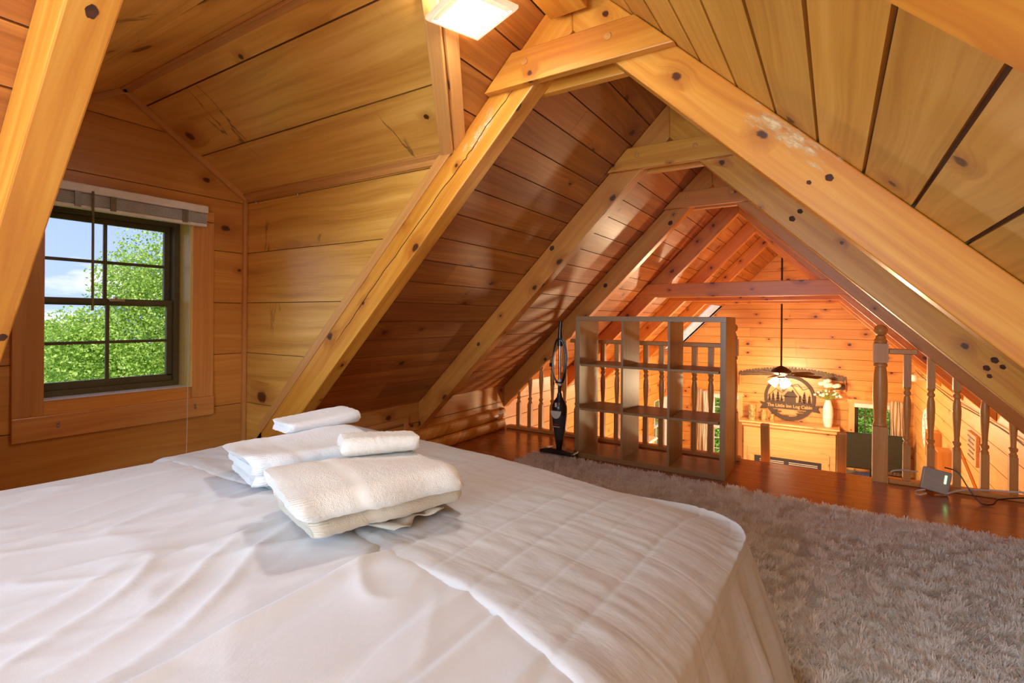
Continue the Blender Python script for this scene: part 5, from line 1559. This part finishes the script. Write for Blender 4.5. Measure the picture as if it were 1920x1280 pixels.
# ------------------------------------------------------------------ outdoors
M['bark'] = plain('bark', (86, 66, 48), .9, vary=.4)
def leafmat(name, c0, c1):
    m, nt, b = nodemat(name)
    at = nt.nodes.new('ShaderNodeAttribute'); at.attribute_name = 'rnd'
    r = nt.nodes.new('ShaderNodeValToRGB'); r.color_ramp.elements[0].color = S(c0); r.color_ramp.elements[1].color = S(c1)
    nt.links.new(at.outputs['Fac'], r.inputs[0]); nt.links.new(r.outputs[0], b.inputs['Base Color'])
    b.inputs['Roughness'].default_value = .45
    tl = nt.nodes.new('ShaderNodeBsdfTranslucent'); nt.links.new(r.outputs[0], tl.inputs[0])
    mx = nt.nodes.new('ShaderNodeMixShader'); mx.inputs[0].default_value = .4
    out = nt.nodes['Material Output']; nt.links.new(b.outputs[0], mx.inputs[1]); nt.links.new(tl.outputs[0], mx.inputs[2]); nt.links.new(mx.outputs[0], out.inputs[0])
    return m
M['leaf'] = leafmat('bright_green_leaves', (120, 164, 44), (214, 236, 120))
def tree(loc, crowns, n, leaf, label, trunk_r=.12, seed=0, mat='leaf'):
    rg = np.random.default_rng(seed)
    root = thing('tree', label, 'tree', loc, 'trees outside')
    mb = MB(); c0 = crowns[0][0]
    mb.tube([loc, ((loc[0] + c0[0]) / 2, (loc[1] + c0[1]) / 2, (loc[2] + c0[2]) / 2), c0], [trunk_r, trunk_r * .8, trunk_r * .3], 10)
    for c, r in crowns[1:]: mb.tube([((loc[0] + c0[0]) / 2, (loc[1] + c0[1]) / 2, (loc[2] + c0[2]) / 2), c], [trunk_r * .5, trunk_r * .12], 7)
    mb.build('trunk', M['bark'], root, smooth=True)
    vol = np.array([r[0] * r[1] * r[2] if not np.isscalar(r) else r ** 3 for c, r in crowns]) ** .67
    pick = rg.choice(len(crowns), n, p=vol / vol.sum())
    C = np.array([c for c, r in crowns])[pick]; R = np.array([([r] * 3 if np.isscalar(r) else r) for c, r in crowns])[pick]
    d = rg.normal(size=(n, 3)); d /= np.linalg.norm(d, axis=1)[:, None]
    rad = rg.random(n) ** .45
    # leaf clusters
    P = C + d * R * rad[:, None] * (1 + .12 * np.sin(d[:, :1] * 9 + d[:, 1:2] * 7 + d[:, 2:] * 11))
    e1 = rg.normal(size=(n, 3)); e1 /= np.linalg.norm(e1, axis=1)[:, None]
    e2 = np.cross(e1, rg.normal(size=(n, 3))); e2 /= np.linalg.norm(e2, axis=1)[:, None]
    s = leaf * (.6 + .8 * rg.random(n))[:, None]
    Q = np.stack([P - e1 * s, P + e2 * s * .55, P + e1 * s, P - e2 * s * .55], 1).reshape(-1, 3)
    F = np.arange(n * 4).reshape(-1, 4)
    me = bpy.data.meshes.new('foliage'); me.vertices.add(len(Q)); me.vertices.foreach_set('co', Q.ravel())
    me.loops.add(F.size); me.loops.foreach_set('vertex_index', F.ravel()); me.polygons.add(n)
    me.polygons.foreach_set('loop_start', np.arange(0, F.size, 4)); me.polygons.foreach_set('loop_total', np.full(n, 4)); me.update(calc_edges=True)
    at = me.attributes.new('rnd', 'FLOAT', 'FACE'); at.data.foreach_set('value', rg.random(n))
    me.materials.append(M[mat])
    o = bpy.data.objects.new('foliage', me); COL.objects.link(o); o.parent = root; o.matrix_parent_inverse = parent_inv(root)
GZ = -3.2
tree((-10.5, 5.0, GZ), [((-10.3, 5.1, 1.0), (1.2, 1.55, 2.3)), ((-10.4, 3.75, .25), (1.1, 1.15, .95)), ((-9.6, 4.3, -.9), (1.3, 1.9, 1.0)), ((-10.6, 4.25, 1.5), (.8, .75, .9)), ((-10.3, 3.25, .75), (.5, .55, .5)), ((-10, 6.4, 1.0), 1.4)],
     105000, .027, 'bright green leafy tree filling most of the dormer window', seed=3)
tree((-15, 2.6, GZ), [((-15, 3.4, -.9), (1.5, 1.6, 1.1)), ((-15, 4.6, -.2), (1.5, 1.6, 1.1)), ((-14, 2.0, -1.6), (1.3, 1.6, 1.1))], 36000, .05, 'farther tree low in the left panes of the dormer window', seed=4)
tree((.7, 16.5, GZ), [((.7, 16.5, -.9), (1.4, 1.2, 1.3)), ((.2, 16.2, -2.2), (1.3, 1.2, 1.0)), ((1.8, 16.4, -2.0), 1.3)], 42000, .035, 'green bush outside the window right of the fireplace', seed=5)
tree((-3.0, 16.5, GZ), [((-3.0, 16.4, -1.0), (1.4, 1.2, 1.2)), ((-3.4, 16.0, -2.3), (1.3, 1.2, 1.0)), ((-2.6, 16.4, -2.4), 1.0)], 36000, .035, 'green bush outside the window left of the fireplace', seed=6)
tree((-8, 24, GZ), [((-8, 24, -1), (3, 5, 2.5)), ((-8, 29, -1.5), (3, 4, 2.5))], 16000, .14, 'green trees outside the left wall window of the great room', seed=8)
M['lawn'] = plain('lawn', (104, 140, 60), .9, vary=.3, scale=2)
mb = MB(); mb.poly([(-90, -60, GZ), (60, -60, GZ), (60, 90, GZ), (-90, 90, GZ)]); tag(mb.build('lawn', M['lawn']), 'sunlit grass around the cabin', 'grass', kind='stuff')
# roof skin outside keeps the sun out
mb = MB()
mb.poly([(LB - .05 + -.05, YB - .3, .0), (LB - .05 - .05, DY0 - .1, 0), (XRG, DY0 - .1, ZR + .12), (XRG, YB - .3, ZR + .12)])
mb.poly([(LB - .1, DY1 + .1, 0), (LB - .1, 9.6, 0), (XRG, 9.6, ZR + .12), (XRG, DY1 + .1, ZR + .12)])
mb.poly([(RB + .1, YB - .3, 0), (RB + .1, YG + .3, 0), (XRG, YG + .3, ZR + .12), (XRG, YB - .3, ZR + .12)])
struct(mb.build('ceiling_outer', M['dgrey']), 'outer roof skin')
